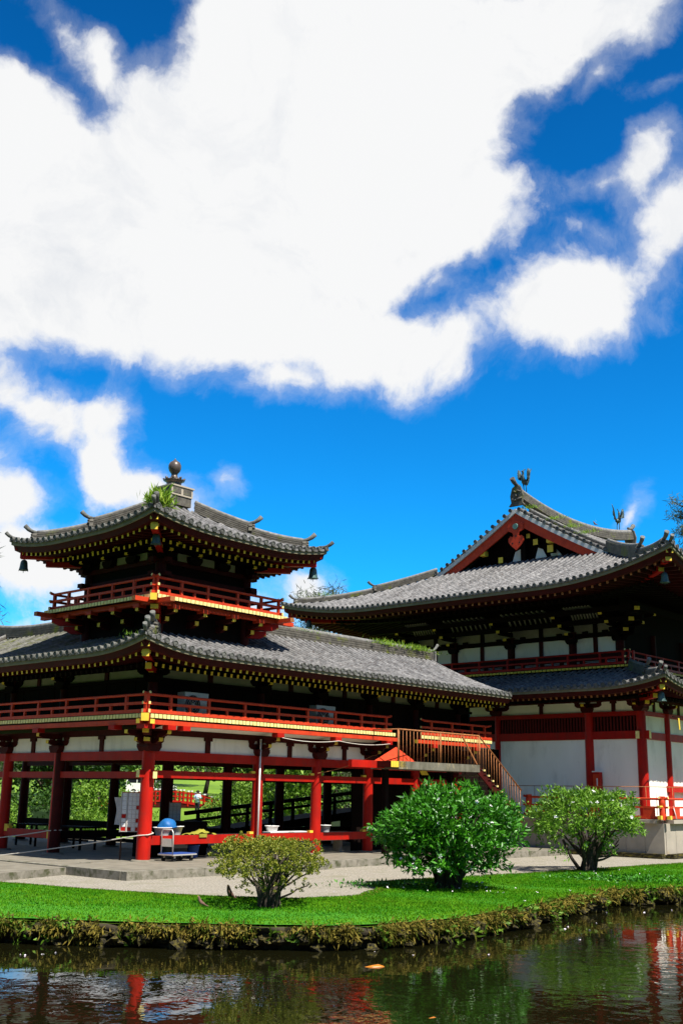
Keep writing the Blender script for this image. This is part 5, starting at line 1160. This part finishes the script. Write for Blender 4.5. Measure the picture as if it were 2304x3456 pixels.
# ---- phoenixes on the ridge
def phoenix(x, d, lab):
    g = Vector((x, YM, rzz(x)+.60)); t = thing('phoenix_statue', g, lab, 'statue', 'bronze phoenixes on the hall ridge'); P3 = lambda a, z, y=0: g+Vector((d*a, y, z))
    for y in (-.07, .07): MB().tube([P3(.02, 0, y), P3(.0, .25, y), P3(-.04, .42, y*.8)], [.025, .02, .05], 6).build('leg', 'phoenix', t)
    MB().tube([P3(.22, .42), P3(.12, .48), P3(-.05, .52), P3(-.16, .62), P3(-.17, .80), P3(-.14, .96), P3(-.17, 1.02)], [.05, .11, .15, .10, .06, .05, .06], 10).build('body', 'phoenix', t)
    b = MB(); b.tube([P3(-.15, 1.0), P3(-.24, 1.03), P3(-.32, 1.0)], [.055, .035, .008], 8)
    for k in range(4): b.tube([P3(-.13, 1.02), P3(-.08+.03*k, 1.12+.02*k), P3(-.02+.05*k, 1.16)], [.02, .018, .006], 5)
    b.build('head', 'phoenix', t)
    for sy in (-1, 1):
        b = MB()
        for k in range(9):
            a = R(88+k*10); L_ = .62-.03*abs(k-3); r0_ = P3(.02+.012*k, .60, sy*.10); tip = r0_+Vector((d*(-math.cos(a))*L_*-.75, sy*.18, math.sin(a)*L_)); mid = r0_.lerp(tip, .55)+Vector((0, sy*.05, .02)); b.tube([r0_, mid, tip], [.03, .05, .012], 5)
        b.build('wing', 'phoenix', t)
    b = MB()
    for k in range(4): b.tube([P3(.2, .44), P3(.34+.02*k, .62+.05*k), P3(.40+.02*k, .88+.07*k), P3(.46+.06*k, 1.14+.07*k)], [.05, .045, .04, .012], 6)
    b.build('tail', 'phoenix', t)
# the tail rises towards the middle of the ridge, the wing opens outwards
phoenix(GX+.95, 1, 'bronze phoenix on the near end of the hall ridge'); phoenix(59-GX-1.6, -1, 'bronze phoenix on the far end of the hall ridge')
# ---- a bird on the ridge, two on the lawn
def bird(p, s, hd, lab):
    p = Vector(p); t = thing('small_bird', p, lab, 'bird', 'small birds'); f_ = Vector((math.cos(hd), math.sin(hd), 0)); P3 = lambda a, z: p+f_*(a*s*.72)+Vector((0, 0, z*s*1.35+.3*a*s*(a > -.3)))
    MB().tube([P3(-1.0, .25), P3(-.6, .38), P3(-.1, .5), P3(.3, .72), P3(.48, .98), P3(.6, 1.05)], [.08*s, .2*s, .3*s, .24*s, .16*s, .1*s], 8).build('body', 'bird_brown', t)
    MB().tube([P3(.62, 1.04), P3(.82, 1.0)], [.05*s, .01*s], 5).build('beak', 'yellow', t); MB().tube([P3(-.9, .28), P3(-1.7, .12)], [.12*s, .05*s], 6).build('tail', 'bird_brown', t)
    for y in (-.1, .1): MB().tube([P3(0, .35)+Vector((0, y*s, 0)), P3(.03, 0)+Vector((0, y*s, 0))], .025*s, 5).build('leg', 'yellow', t)
p = pix(775, 3043, 'z', -.2); bird((p.x, p.y, -.18), .19, yaw+2.6, 'brown bird on the lawn left of the azalea'); p = pix(677, 3066, 'z', -.22); bird((p.x, p.y, -.2), .13, yaw+1.5, 'tiny dark bird standing alone on the lawn')
bird((31.3, YM, rzz(31.3)+.62), .16, 2.0, 'small bird perched on the hall ridge')
# ---- air conditioners on the balcony
def air_con(x, lab):
    t = thing('air_conditioner', (x, -.42, 4.08), lab, 'air conditioner', 'air conditioners on the balcony')
    bx('case', t, (x, -.42, 4.47), (.93, .34, .74), 'ac_case'); MB().tube([(x-.16, -.592, 4.46), (x-.16, -.606, 4.46)], .30, 24).build('fan_opening', 'black', t)
    b = MB()
    for r_ in (.10, .17, .24, .30): b.tube([(x-.16+r_*math.cos(a), -.612, 4.46+r_*math.sin(a)) for a in np.linspace(0, 2*math.pi, 25)], .006, 4, 0, False)
    for k in range(8): a = k*math.pi/4; b.tube([(x-.16, -.612, 4.46), (x-.16+.3*math.cos(a), -.612, 4.46+.3*math.sin(a))], .006, 4)
    b.build('fan_grille', 'metal_grey', t); MB().tube([(x-.16, -.60, 4.46), (x-.16, -.63, 4.46)], .06, 12).build('fan_hub', 'metal_grey', t)
    for s_ in (-.33, .33): bx('foot', t, (x+s_, -.42, 4.09), (.08, .32, .03), 'black')
air_con(1.22, 'grey air conditioner on the balcony near the corner of the wing'); air_con(6.98, 'grey air conditioner farther along the wing balcony')
# ---- rain pipe, cables
MB().tube([(4.30, -.24, 3.62), (4.30, -.24, .05)], .03, 8).build('drainpipe', 'white_paint', W)
def cable(pts, lab, m='rope', r=.012):
    pts = [Vector(p) for p in pts]; full = []
    for a, c in zip(pts[:-1], pts[1:]):
        for k in range(8): u = k/8; full.append(a.lerp(c, u)-Vector((0, 0, .08*4*u*(1-u))))
    full.append(pts[-1]); return tag(MB().tube(full, r, 5).build('cable', m), lab, 'cable', 'cables along the wing')
cable([(4.5, -1.0, 3.66), (7.2, -1.0, 3.68), (9.9, -1.0, 3.70)], 'pale cable sagging below the balcony of the wing')
cable([(7.0, -.24, 2.62), (9.8, -.3, 3.3), (10.3, -.5, 3.62)], 'thin cable rising from beam to bracket at the last column', 'rust')
# ---- platform truck
p = pix(565, 2905, 'z', .02); rz = R(8); t = thing('platform_truck', (p.x, p.y, 0), 'grey platform truck with a blue deck beside the nearest column', 'hand truck', None, rz)
M = WM[t]
def loc(o_): return M @ o_
bx('deck_plate', t, loc(Vector((.42, 0, .20))), (.98, .56, .05), 'blue_mat', rz); bx('deck_rim', t, loc(Vector((.42, 0, .185))), (1.02, .60, .035), 'metal_grey', rz)
MB().tube([(-.03, -.22, .2), (-.05, -.22, .80), (-.05, -.17, .88), (-.05, .17, .88), (-.05, .22, .80), (-.03, .22, .2)], .021, 8).build('handle', 'metal_grey', t, M)
MB().box((-.045, 0, .52), (.015, .42, .22)).build('handle_plate', 'ac_case', t, M)
for x in (.05, .80):
    for y in (-.2, .2):
        w_ = MB().tube([(x, y-.022, .075), (x, y+.022, .075)], .075, 14).build('wheel', 'rubber', t, M); bx('wheel_fork', t, loc(Vector((x, y, .13))), (.07, .07, .08), 'metal_grey', rz)
# ---- ropes tied to the columns
def rope(pts, lab, r=.017):
    t = MB(); pts = [Vector(p) for p in pts]; full = []
    for a, c in zip(pts[:-1], pts[1:]):
        for k in range(10): u = k/10; full.append(a.lerp(c, u)-Vector((0, 0, .02*(a-c).length*u*(1-u))))
    full.append(pts[-1]); t.tube(full, r, 6); return tag(t.build('rope', 'rope'), lab, 'rope', 'ropes closing off the left bays')
a_ = pix(0, 2887, 'x', -1.6); a2 = pix(-60, 2892, 'x', -1.7)
rope([a2, a_, (-.23, -.05, .72), (-.05, -.24, .74), (.2, -.16, .78), (.26, 0, .80)], 'white rope stretched from the nearest column to the left edge')
a_ = pix(0, 2827, 'x', -.6); a2 = pix(-60, 2838, 'x', -.8); rope([a2, a_, (-.21, 4.45, .70), (-.1, 4.25, .72), (.1, 4.22, .72), (.24, 4.42, .72)], 'short white rope tied to the second column, leading off left')
# ---- notice boards
def board(x, y, z0, w, h, ncol, nrow, lab, rz):
    t = thing('notice_board', (x, y, z0), lab, 'notice board', 'notice boards in the wing', rz); M = WM[t]
    MB().box((0, .02, h/2), (w, .03, h)).build('backing', 'cloth_white', t, M)
    for sx in (-1, 1): MB().box((sx*w/2, 0, h/2), (.025, .05, h+.04)).build('frame_side', 'metal_grey', t, M)
    for z in (0, h): MB().box((0, 0, z), (w, .05, .025)).build('frame_rail', 'rust' if z else 'metal_grey', t, M)
    MB().box((-w*.18, -.01, h/2), (.02, .03, h)).build('frame_mullion', 'metal_grey', t, M)
    for lx in (-w*.42, w*.42): MB().box((lx, .03, -z0/2), (.04, .04, z0)).build('board_leg', 'deep_wood', t, M)
    redc = {(3, 3), (6, 3), (8, 1), (8, 3), (5, 0), (8, 0)}
    for r_ in range(nrow):
        for c_ in range(ncol):
            cw = [.24, .20, .20, .20][c_]*w if ncol == 4 else w/ncol*.88; xx = [-.34, -.03, .18, .39][c_]*w if ncol == 4 else -w/2+w*(c_+.5)/ncol
            zz = h*(1-(r_+.5)/nrow); me = 'red' if (r_, c_) in redc else 'paper'
            o_ = MB().box((0, 0, 0), (cw*.92, .012, h/nrow*.86)).build('paper_slip', me, t, M @ T3(xx, -.006+random.uniform(0, .004), zz))
    return t
p = pix(437, 2806, 'x', -.05); board(p.x, p.y, p.z, .56, 1.10, 4, 9, 'white notice board with rows of paper slips beside the nearest column', R(-50))
p = pix(588, 2790, 'y', 2.6); board(p.x, p.y, .75, .36, .85, 3, 7, 'small paper-covered board standing deeper inside the wing', R(-40))
p = pix(400, 2800, 'x', .4); t = thing('cloth_banner', (p.x, p.y, .9), 'pale cloth hanging behind the notice board', 'banner')
b = MB(); vs = []
for i in range(9):
    for j in range(5): vs.append((.5+.05*math.sin(j*1.6+i*.5), p.y+.35-j*.09+.02*math.sin(i), .95+i*.10))
b.add(vs, [(i*5+j, i*5+j+1, i*5+j+6, i*5+j+5) for i in range(8) for j in range(4)], 0, True); b.build('cloth', 'cloth_white', t)
MB().tube([(.5, p.y-.06, 1.77), (.5, p.y+.4, 1.77)], .015, 6).build('banner_rod', 'deep_wood', t)
# ---- basins, tarp bundle, cloths on the shelf behind the waist beam
bx('shelf', W, (4.9, .62, .66), (9.6, .62, .05), 'deep_wood')
def basin(px_, py_, y_, r_, h_, lab):
    p = pix(px_, py_, 'y', y_); t = thing('plastic_basin', (p.x, p.y, .686), lab, 'basin', 'white plastic basins behind the waist beam')
    MB().lathe([(r_*.72, 0), (r_*.95, h_*.94), (r_*1.05, h_*.95), (r_*1.05, h_), (r_*.93, h_), (r_*.70, .02)], 20, (p.x, p.y, .686)).build('bowl', 'white_paint', t)
    MB().tube([(p.x+r_*1.05*math.cos(a), p.y+r_*1.05*math.sin(a), .686+h_) for a in np.linspace(0, 6.283, 25)], .014, 6, 0, False).build('rim', 'white_paint', t)
basin(548, 2816, .45, .26, .22, 'white basin nearest the corner column, under the blue bundle'); basin(588, 2812, .72, .27, .24, 'white basin behind the handle of the platform truck')
basin(917, 2802, .5, .22, .22, 'white basin just right of the drainpipe'); basin(1096, 2800, .5, .2, .22, 'white basin between the last two columns')
p = pix(565, 2795, 'y', .6); t = thing('tarp_bundle', (p.x, p.y, .9), 'blue tarpaulin bundle heaped in the white basin', 'tarpaulin')
b = MB(); n_, k_ = 16, 7; vs = []
for a in range(k_):
    ph = math.pi/2*a/(k_-1)
    for c in range(n_): th = 2*math.pi*c/n_; rr = 1+.10*math.sin(3*th+a)+.06*math.sin(7*th); vs.append((p.x+.30*rr*math.cos(ph)*math.cos(th), p.y+.26*rr*math.cos(ph)*math.sin(th), .90+.27*math.sin(ph)))
b.add(vs, [(a*n_+c, a*n_+(c+1) % n_, (a+1)*n_+(c+1) % n_, (a+1)*n_+c) for a in range(k_-1) for c in range(n_)], 0, True); b.build('bundle', 'blue_tarp', t); MB().tube([(p.x+.3*math.cos(a), p.y+.26*math.sin(a), .92) for a in np.linspace(0, 6.283, 20)], .02, 5, 0, False).build('hem', 'blue_tarp', t)
p = pix(672, 2808, 'y', .3); t = thing('olive_cloth', (p.x, p.y, .69), 'olive cloth heaped on the shelf behind the waist beam', 'cloth')
b = MB(); vs = []
for i in range(12):
    for j in range(6): vs.append((p.x-.55+i*.1, p.y-.2+j*.08, .70+.16*math.exp(-((i-6)/3)**2)*(1-abs(j-2.5)/4)+.03*math.sin(i*1.7+j)))
b.add(vs, [(i*6+j, (i+1)*6+j, (i+1)*6+j+1, i*6+j+1) for i in range(11) for j in range(5)], 0, True); b.build('heap', 'olive_cloth', t); 
p = pix(685, 2826, 'y', -.1); b = MB(); b.box((p.x, -.10, .68), (.30, .03, .10)); b.box((p.x, .0, .715), (.30, .2, .02)); b.build('folded_edge', 'olive_cloth', t)
for k, px_ in enumerate((1000, 940)): bx('tray', W, (pix(px_, 2803, 'y', .4).x, .4, .72), (1.1, .35, .035), 'white_paint')
# ---- benches under the wing
def bench(x, y, w_, lab, rz=0.0):
    t = thing('stone_bench', (x, y, 0), lab, 'bench', 'benches under the wing'); bx('seat', t, (x, y, .43), (w_, .42, .07), 'wood_bench', rz)
    for s_ in (-.36, .36): bx('leg', t, (x+s_*w_, y, .195), (.13, .32, .39), 'wood_bench', rz)
bench(8.6, .75, 1.6, 'pale bench between the last two columns of the wing'); bench(6.0, .75, 1.5, 'pale bench between the drainpipe and the third column'); bench(11.3, .9, 1.5, 'pale bench under the stair landing, behind the large shrub')
# dark table and stools inside the left bay
def table(x, y, lab):
    t = thing('wooden_table', (x, y, 0), lab, 'table', 'dark tables under the wing'); bx('table_top', t, (x, y, .73), (1.5, .75, .05), 'deep_wood', R(90))
    for sx in (-.3, .3):
        for sy in (-.6, .6): bx('leg', t, (x+sx, y+sy, .355), (.06, .06, .70), 'deep_wood')
    bx('brace', t, (x, y, .3), (.05, 1.2, .06), 'deep_wood')
table(2.2, 6.3, 'dark wooden table inside the left bay of the wing'); table(2.4, 9.2, 'dark wooden table farther left inside the wing')
t = thing('offering_desk', (2.5, 1.6, 0), 'dark reception desk inside the corner bay', 'desk'); bx('desk_front', t, (2.5, 1.5, .5), (2.4, .08, 1.0), 'deep_wood'); bx('desk_top', t, (2.5, 1.8, 1.02), (2.6, .75, .05), 'deep_wood'); bx('desk_side', t, (1.33, 1.85, .5), (.06, .6, 1.0), 'deep_wood'); bx('desk_side', t, (3.67, 1.85, .5), (.06, .6, 1.0), 'deep_wood')
t = thing('storage_crate', (.9, .55, 0), 'dark crate and tub under the shelf by the nearest column', 'crate')
bx('crate_side', t, (1.6, .55, .27), (.62, .5, .5), 'black'); MB().lathe([(.16, .02), (.2, .36), (.21, .36), (.21, .38), (.15, .38)], 14, (2.25, .45, 0)).build('tub', 'blue_mat', t)
# dark waist rails along the back of the wing
for a, c in zip(ux[:-1], ux[1:]): beam('waist_beam', (a+.15, 4.42), (c-.15, 4.42), .48, .70, .13, 'deep_wood')
for a, c in zip([4.4]+vy[:-1], vy): beam('waist_beam', (4.42, a+.15), (4.42, c-.15), .62, .86, .13, 'deep_wood'); beam('foot_beam', (4.42, a+.15), (4.42, c-.15), .18, .30, .10, 'deep_wood')
# ---- ramp with dark railing behind the wing
a_, c_ = pix(625, 2745, 'y', 5.2), pix(1290, 2664, 'y', 5.2); t = thing('garden_ramp', (a_.x, 5.6, 0), 'dark railed ramp rising to the right behind the wing', 'ramp')
dz = (c_.z-a_.z)
def rp_(u, z): p = a_.lerp(c_, u); return Vector((p.x, 5.2, p.z+z))
MB().beam(rp_(0, 0), rp_(1, 0), .12, .14).build('hand_rail', 'deep_wood', t); MB().beam(rp_(0, -.28), rp_(1, -.28), .07, .10).build('middle_rail', 'deep_wood', t)
bm_ = MB(); pts_ = [rp_(0, -.75), rp_(1, -.75), rp_(1, -1.05), rp_(0, -1.05)]; bm_.prism(pts_, (0, 0, 0), (0, 1.5, 0)); bm_.build('ramp_slab', 'deep_wood', t)
for k in range(9): u = (k+.5)/9; bx('rail_post', t, rp_(u, -.42), (.10, .10, .8), 'deep_wood')
for k in range(5): u = (k+.5)/5; z_ = rp_(u, -1.0).z; bx('ramp_pier', t, (rp_(u, 0).x, 5.9, (z_-.36)/2), (.3, 1.2, z_+.36), 'deep_wood')
# ---- red arched bridge, van and visitor in the garden
bd = 96; a_, c_ = gpt(330, bd), gpt(770, bd); t = thing('garden_bridge', (a_+c_)/2, 'red arched garden bridge seen through the wing', 'bridge')
def bp_(u, off, z): p = a_.lerp(c_, u)+hz*off; return Vector((p.x, p.y, -.05+1.0*4*u*(1-u)+z))
for off in (0, 2.2):
    for z_, h_ in ((.95, .09), (.60, .07), (.18, .14)):
        b = MB()
        for k in range(16): b.beam(bp_(k/16, off, z_), bp_((k+1)/16, off, z_), .10, h_)
        b.build('bridge_rail', 'red', t)
    for k in range(17):
        p = bp_(k/16, off, 0); bx('bridge_post', t, p+Vector((0, 0, .48)), (.14, .14, 1.15), 'red'); bx('post_cap', t, p+Vector((0, 0, 1.14)), (.20, .20, .09), 'white_paint')
b = MB()
for k in range(16): b.add([bp_(k/16, 0, .1), bp_((k+1)/16, 0, .1), bp_((k+1)/16, 2.2, .1), bp_(k/16, 2.2, .1)], [(0, 1, 2, 3)]); b.add([bp_(k/16, 0, .1), bp_((k+1)/16, 0, .1), bp_((k+1)/16, 0, -.35), bp_(k/16, 0, -.35)], [(0, 1, 2, 3)])
b.build('bridge_deck', 'dark_red', t)
for k in (2, 6, 10, 14): p = bp_(k/16, 1.1, 0); bx('bridge_pier', t, (p.x, p.y, (p.z-.5)/2-.1), (.3, 1.8, p.z+.5), 'dark_red')
vp = gpt(505, 132); vp.z = hill_z((vp-C0).dot(hz)); rzv = math.atan2(hr_.y, hr_.x); t = thing('parked_van', vp, 'white van parked on the slope behind the red bridge', 'van', None, rzv); M = WM[t]
prof = [(-2.6, .35), (-2.6, 1.5), (-2.3, 2.0), (1.5, 2.05), (2.3, 1.25), (2.9, 1.05), (2.95, .35)]
MB().prism([(x, -.9, z) for x, z in prof], (0, 0, 0), (0, 1.8, 0)).build('van_body', 'van_white', t, M)
for x0, x1 in ((-2.4, -1.4), (-1.3, -.3), (-.2, .75)): MB().box(((x0+x1)/2, -.905, 1.62), (x1-x0, .02, .5)).build('window', 'glass_dark', t, M)
MB().prism([(.85, -.915, 1.36), (1.95, -.915, 1.36), (1.45, -.915, 1.88), (.85, -.915, 1.88)], (0, 0, 0), (0, .02, 0)).build('window', 'glass_dark', t, M)
for x in (-1.7, 1.9): w_ = MB().tube([(x, -.92, .35), (x, -.7, .35)], .35, 16).build('wheel', 'rubber', t, M); MB().tube([(x, -.94, .35), (x, -.9, .35)], .18, 12).build('rim', 'metal_grey', w_, M)
MB().box((2.93, -.6, .8), (.06, .3, .18)).build('headlight', 'white_paint', t, M)
# visitor: one continuous skinned body
def person(g, lab, h=1.66, face=0.0):
    t = thing('person', g, lab, 'person', None, face); M = WM[t]
    J = {'pelvis': (0, 0, .52), 'chest': (0, .01, .74), 'neck': (0, .01, .845), 'head': (0, .03, .90), 'crown': (0, .02, .985), 'hipL': (.055, 0, .50), 'kneeL': (.06, .01, .27), 'ankL': (.06, -.01, .04), 'toeL': (.065, .07, .02),
         'hipR': (-.055, 0, .50), 'kneeR': (-.06, .01, .27), 'ankR': (-.06, -.01, .04), 'toeR': (-.065, .07, .02), 'shL': (.11, 0, .80), 'elL': (.15, .03, .64), 'wrL': (.09, .12, .60), 'haL': (.05, .15, .62), 'shR': (-.11, 0, .80), 'elR': (-.15, .04, .66), 'wrR': (-.10, .13, .70), 'haR': (-.06, .15, .74)}
    Ed = [('pelvis', 'chest'), ('chest', 'neck'), ('neck', 'head'), ('head', 'crown'), ('pelvis', 'hipL'), ('hipL', 'kneeL'), ('kneeL', 'ankL'), ('ankL', 'toeL'), ('pelvis', 'hipR'), ('hipR', 'kneeR'), ('kneeR', 'ankR'), ('ankR', 'toeR'), ('chest', 'shL'), ('shL', 'elL'), ('elL', 'wrL'), ('wrL', 'haL'), ('chest', 'shR'), ('shR', 'elR'), ('elR', 'wrR'), ('wrR', 'haR')]
    Rr = dict(pelvis=.075, chest=.085, neck=.035, head=.055, crown=.05, hipL=.055, hipR=.055, kneeL=.036, kneeR=.036, ankL=.025, ankR=.025, toeL=.02, toeR=.02, shL=.04, shR=.04, elL=.028, elR=.028, wrL=.02, wrR=.02, haL=.024, haR=.024)
    ks = list(J); me = bpy.data.meshes.new('body'); me.from_pydata([Vector(J[k])*h for k in ks], [(ks.index(a), ks.index(c)) for a, c in Ed], [])
    o_ = link('body', me, t, M); md = o_.modifiers.new('skin', 'SKIN'); sv_ = me.skin_vertices[0].data
    for k_, s_ in zip(ks, sv_): s_.radius = (Rr[k_]*h, Rr[k_]*h); s_.use_root = k_ == 'pelvis'
    sb = o_.modifiers.new('sub', 'SUBSURF'); sb.levels = 1; sb.render_levels = 2; me.materials.append(MATS['skin'])
    sh = MB(); sh.tube([Vector(v_)*h for v_ in ((0, 0, .47), (0, 0, .58), (0, .01, .70), (0, .01, .80), (0, .01, .835))], [.098*h, .098*h, .105*h, .10*h, .05*h], 14); 
    for s_ in (1, -1): sh.tube([Vector(v_)*h for v_ in ((s_*.08, 0, .81), (s_*.13, .015, .72), (s_*.155, .035, .65))], [.052*h, .046*h, .04*h], 10)
    sh.build('shirt', 'shirt_blue', t, M); tr = MB()
    for s_ in (1, -1): tr.tube([Vector(v_)*h for v_ in ((s_*.05, 0, .52), (s_*.057, .003, .40), (s_*.06, .01, .27), (s_*.06, -.008, .05))], [.07*h, .065*h, .05*h, .042*h], 10)
    tr.build('trousers', 'trousers', t, M); MB().lathe([(.066*h, .90*h), (.074*h, .95*h), (.066*h, .99*h), (.03*h, 1.012*h)], 14, (0, .012*h, 0)).build('hair', 'hair', t, M); return t
pg = gpt(668, 84); person(pg, 'person in a light blue shirt and dark trousers standing by the red bridge', 1.66, yaw+1.2)
# ---- staircase from the wing to the hall platform
yf = -2.1; L0, L1 = pix(1345, 2575, 'y', yf), pix(1618, 2587, 'y', yf); L2 = pix(1762, 2742, 'y', yf); zl = 3.08
ST = thing('outdoor_staircase', (L1.x, -1.6, 0), 'rusty railed staircase from the wing landing down to the hall platform', 'staircase')
xl0, xl1, xs = L0.x, L1.x, L2.x; zb_ = 1.22
bx('landing', ST, ((xl0+xl1)/2, yf+.62, zl-.13), (xl1-xl0, 1.24, .26), 'old_concrete'); n_ = 10
for k in range(n_):
    x = xl1+(xs-xl1)*(k+.5)/n_; z = zl+(zb_-zl)*(k+1)/n_; bx('stair_tread', ST, (x, yf+.62, z), ((xs-xl1)/n_*1.15, 1.2, .06), 'old_concrete'); bx('tread_edge', ST, (x+(xs-xl1)/n_*.5, yf+.0, z), (.08, .05, .06), 'cream')
for y in (yf+.05, yf+1.2): MB().beam((xl1, y, zl-.2), (xs, y, zb_-.2), .06, .26).build('stringer', 'dark_red', ST)
hh_ = 1.06
for y in (yf+.03, yf+1.2):
    if y < yf+.5: MB().tube([(xl0, y, zl+hh_), (xl1, y, zl+hh_), (xs, y, zb_+hh_-.08)], .03, 6).build('stair_handrail', 'rust', ST)
    for x in np.arange(xl0+.06, xl1, .20):
        if y < yf+.5: MB().tube([(x, y, zl), (x, y, zl+hh_)], .012, 5).build('baluster', 'rust', ST)
    for k in range(16):
        if y > yf+.5: continue
        u = (k+.5)/16; x = xl1+(xs-xl1)*u; z = zl+(zb_-zl)*u; MB().tube([(x, y, z-.05), (x, y, z+hh_-.04)], .012, 5).build('baluster', 'rust', ST)
for x in (xl0, (xl0+xl1)/2, xl1): MB().tube([(x, yf+.03, zl-.1), (x, yf+.03, zl+hh_)], .028, 6).build('rail_post', 'rust', ST)
MB().beam((xl1-1.05, yf+.03, zl+hh_-.06), (xl1-.15, yf+.03, zl+.02), .04, .05).build('rail_brace', 'rust', ST)
for x in (xl0+.5, xl1-.5): bx('landing_post', ST, (x, yf+1.0, 1.47), (.18, .18, 2.95), 'deep_wood')
MB().tube([(xl0, yf+1.2, zl+hh_), (xl0, yf+.03, zl+hh_)], .024, 6).build('stair_handrail', 'rust', ST)
a_ = pix(1298, 2588, 'y', -1.5)
b = MB(); b.prism([(a_.x-.3, -1.2, 3.0), (a_.x+1.1, -2.0, 3.02), (a_.x+1.1, -1.1, 3.55)], (0, 0, 0), (0, 0, .05)); b.build('landing_hood', 'rail_red', ST)
for k in range(6): bx('floor_plank', ST, (xl0-.35+k*.13, yf+.35, zl-.11), (.12, .7, .2), 'dark_red', 0, ends=('yellow', (YN,)))
bx('cantilever_beam', ST, (xl0-.7, -1.4, 2.96), (2.0, .16, .24), 'red')
t = tag(MB().prism([pix(1415, 2594, 'y', -1.2), pix(1434, 2594, 'y', -1.2), pix(1446, 2616, 'y', -1.2), pix(1424, 2616, 'y', -1.2)], (0, 0, 0), (0, .03, 0)).build('sign_plate', 'yellow'), 'tilted orange-yellow plate hanging under the stair landing', 'sign plate')
# potted plant silhouettes under the landing
# ---- fire-hose cabinet, yellow pennant, white poles by the hall
p = pix(2016, 2673, 'x', U-.3); t = thing('hose_cabinet', (U-.3, p.y, 1.9), 'red hose cabinet fixed beside the second hall column', 'cabinet')
z0 = p.z; z1 = pix(2016, 2606, 'x', U-.3).z
bx('cabinet_box', t, (U-.28, p.y, (z0+z1)/2), (.26, .30, z1-z0), 'red'); bx('cabinet_door', t, (U-.42, p.y, (z0+z1)/2-.03), (.02, .26, (z1-z0)*.86), 'rail_red'); bx('cabinet_cap', t, (U-.28, p.y, z1+.02), (.3, .34, .04), 'white_paint')
bx('cabinet_label', t, (U-.434, p.y-.06, (z0+z1)/2), (.01, .05, .3), 'white_paint')
for k, (px_, y0_, y1_) in enumerate(((2216, 2636, 2752), (2282, 2722, 2765))):
    p0, p1 = pix(px_, y1_, 'x', 20.2+k*.2), pix(px_+(-3 if k == 0 else -12), y0_, 'x', 20.2+k*.2)
    t = MB().tube([p0, p1], .018, 6).tube([p1, p1+(p1-p0)*.02], .026, 6).build('white_pole', 'white_paint'); tag(t, ('thin white pole leaning beside the hall corner column', 'short white pole at the right edge of the hall balustrade')[k], 'pole', 'white poles on the platform')
p = pix(2288, 2452, 'y', -6.6); t = thing('yellow_streamer', p, 'yellow streamer hanging from the skirt roof at the right edge', 'streamer'); MB().prism([p+Vector((0, 0, .35)), p+Vector((.12, 0, .35)), p+Vector((.16, 0, -.12)), p+Vector((.06, 0, -.12))], (0, 0, 0), (0, .015, 0)).build('streamer_cloth', 'yellow', t); MB().tube([p+Vector((-.5, 0, .36)), p+Vector((.4, 0, .36))], .02, 6).build('streamer_rod', 'deep_wood', t)
# ---- koi near the surface
def koi(px_, py_, L_, hd, lab):
    p = pix(px_, py_, 'z', -.755); t = thing('koi_fish', (p.x, p.y, -.77), lab, 'fish', 'koi in the pond'); f_ = Vector((math.cos(hd), math.sin(hd), 0)); s_ = Vector((-f_.y, f_.x, 0))
    MB().tube([p+f_*(L_*a)+s_*(.03*math.sin(a*7))+Vector((0, 0, -.03)) for a in (-.5, -.3, -.05, .2, .38, .5)], [.02*L_*2, .05*L_*2, .075*L_*2, .085*L_*2, .06*L_*2, .02*L_*2], 8).build('body', 'koi', t)
    b = MB(); q0 = p-f_*(L_*.5); b.prism([q0+Vector((0, 0, -.02)), q0-f_*.14+s_*.06+Vector((0, 0, -.01)), q0-f_*.09+Vector((0, 0, -.02)), q0-f_*.14-s_*.06+Vector((0, 0, -.01))], (0, 0, -.005), (0, 0, .005)); b.build('tail_fin', 'koi', t)
koi(1260, 3264, .42, yaw-1.5, 'orange koi just below the bank under the azalea'); koi(1452, 3437, .26, yaw-1.3, 'small orange koi at the bottom of the picture')
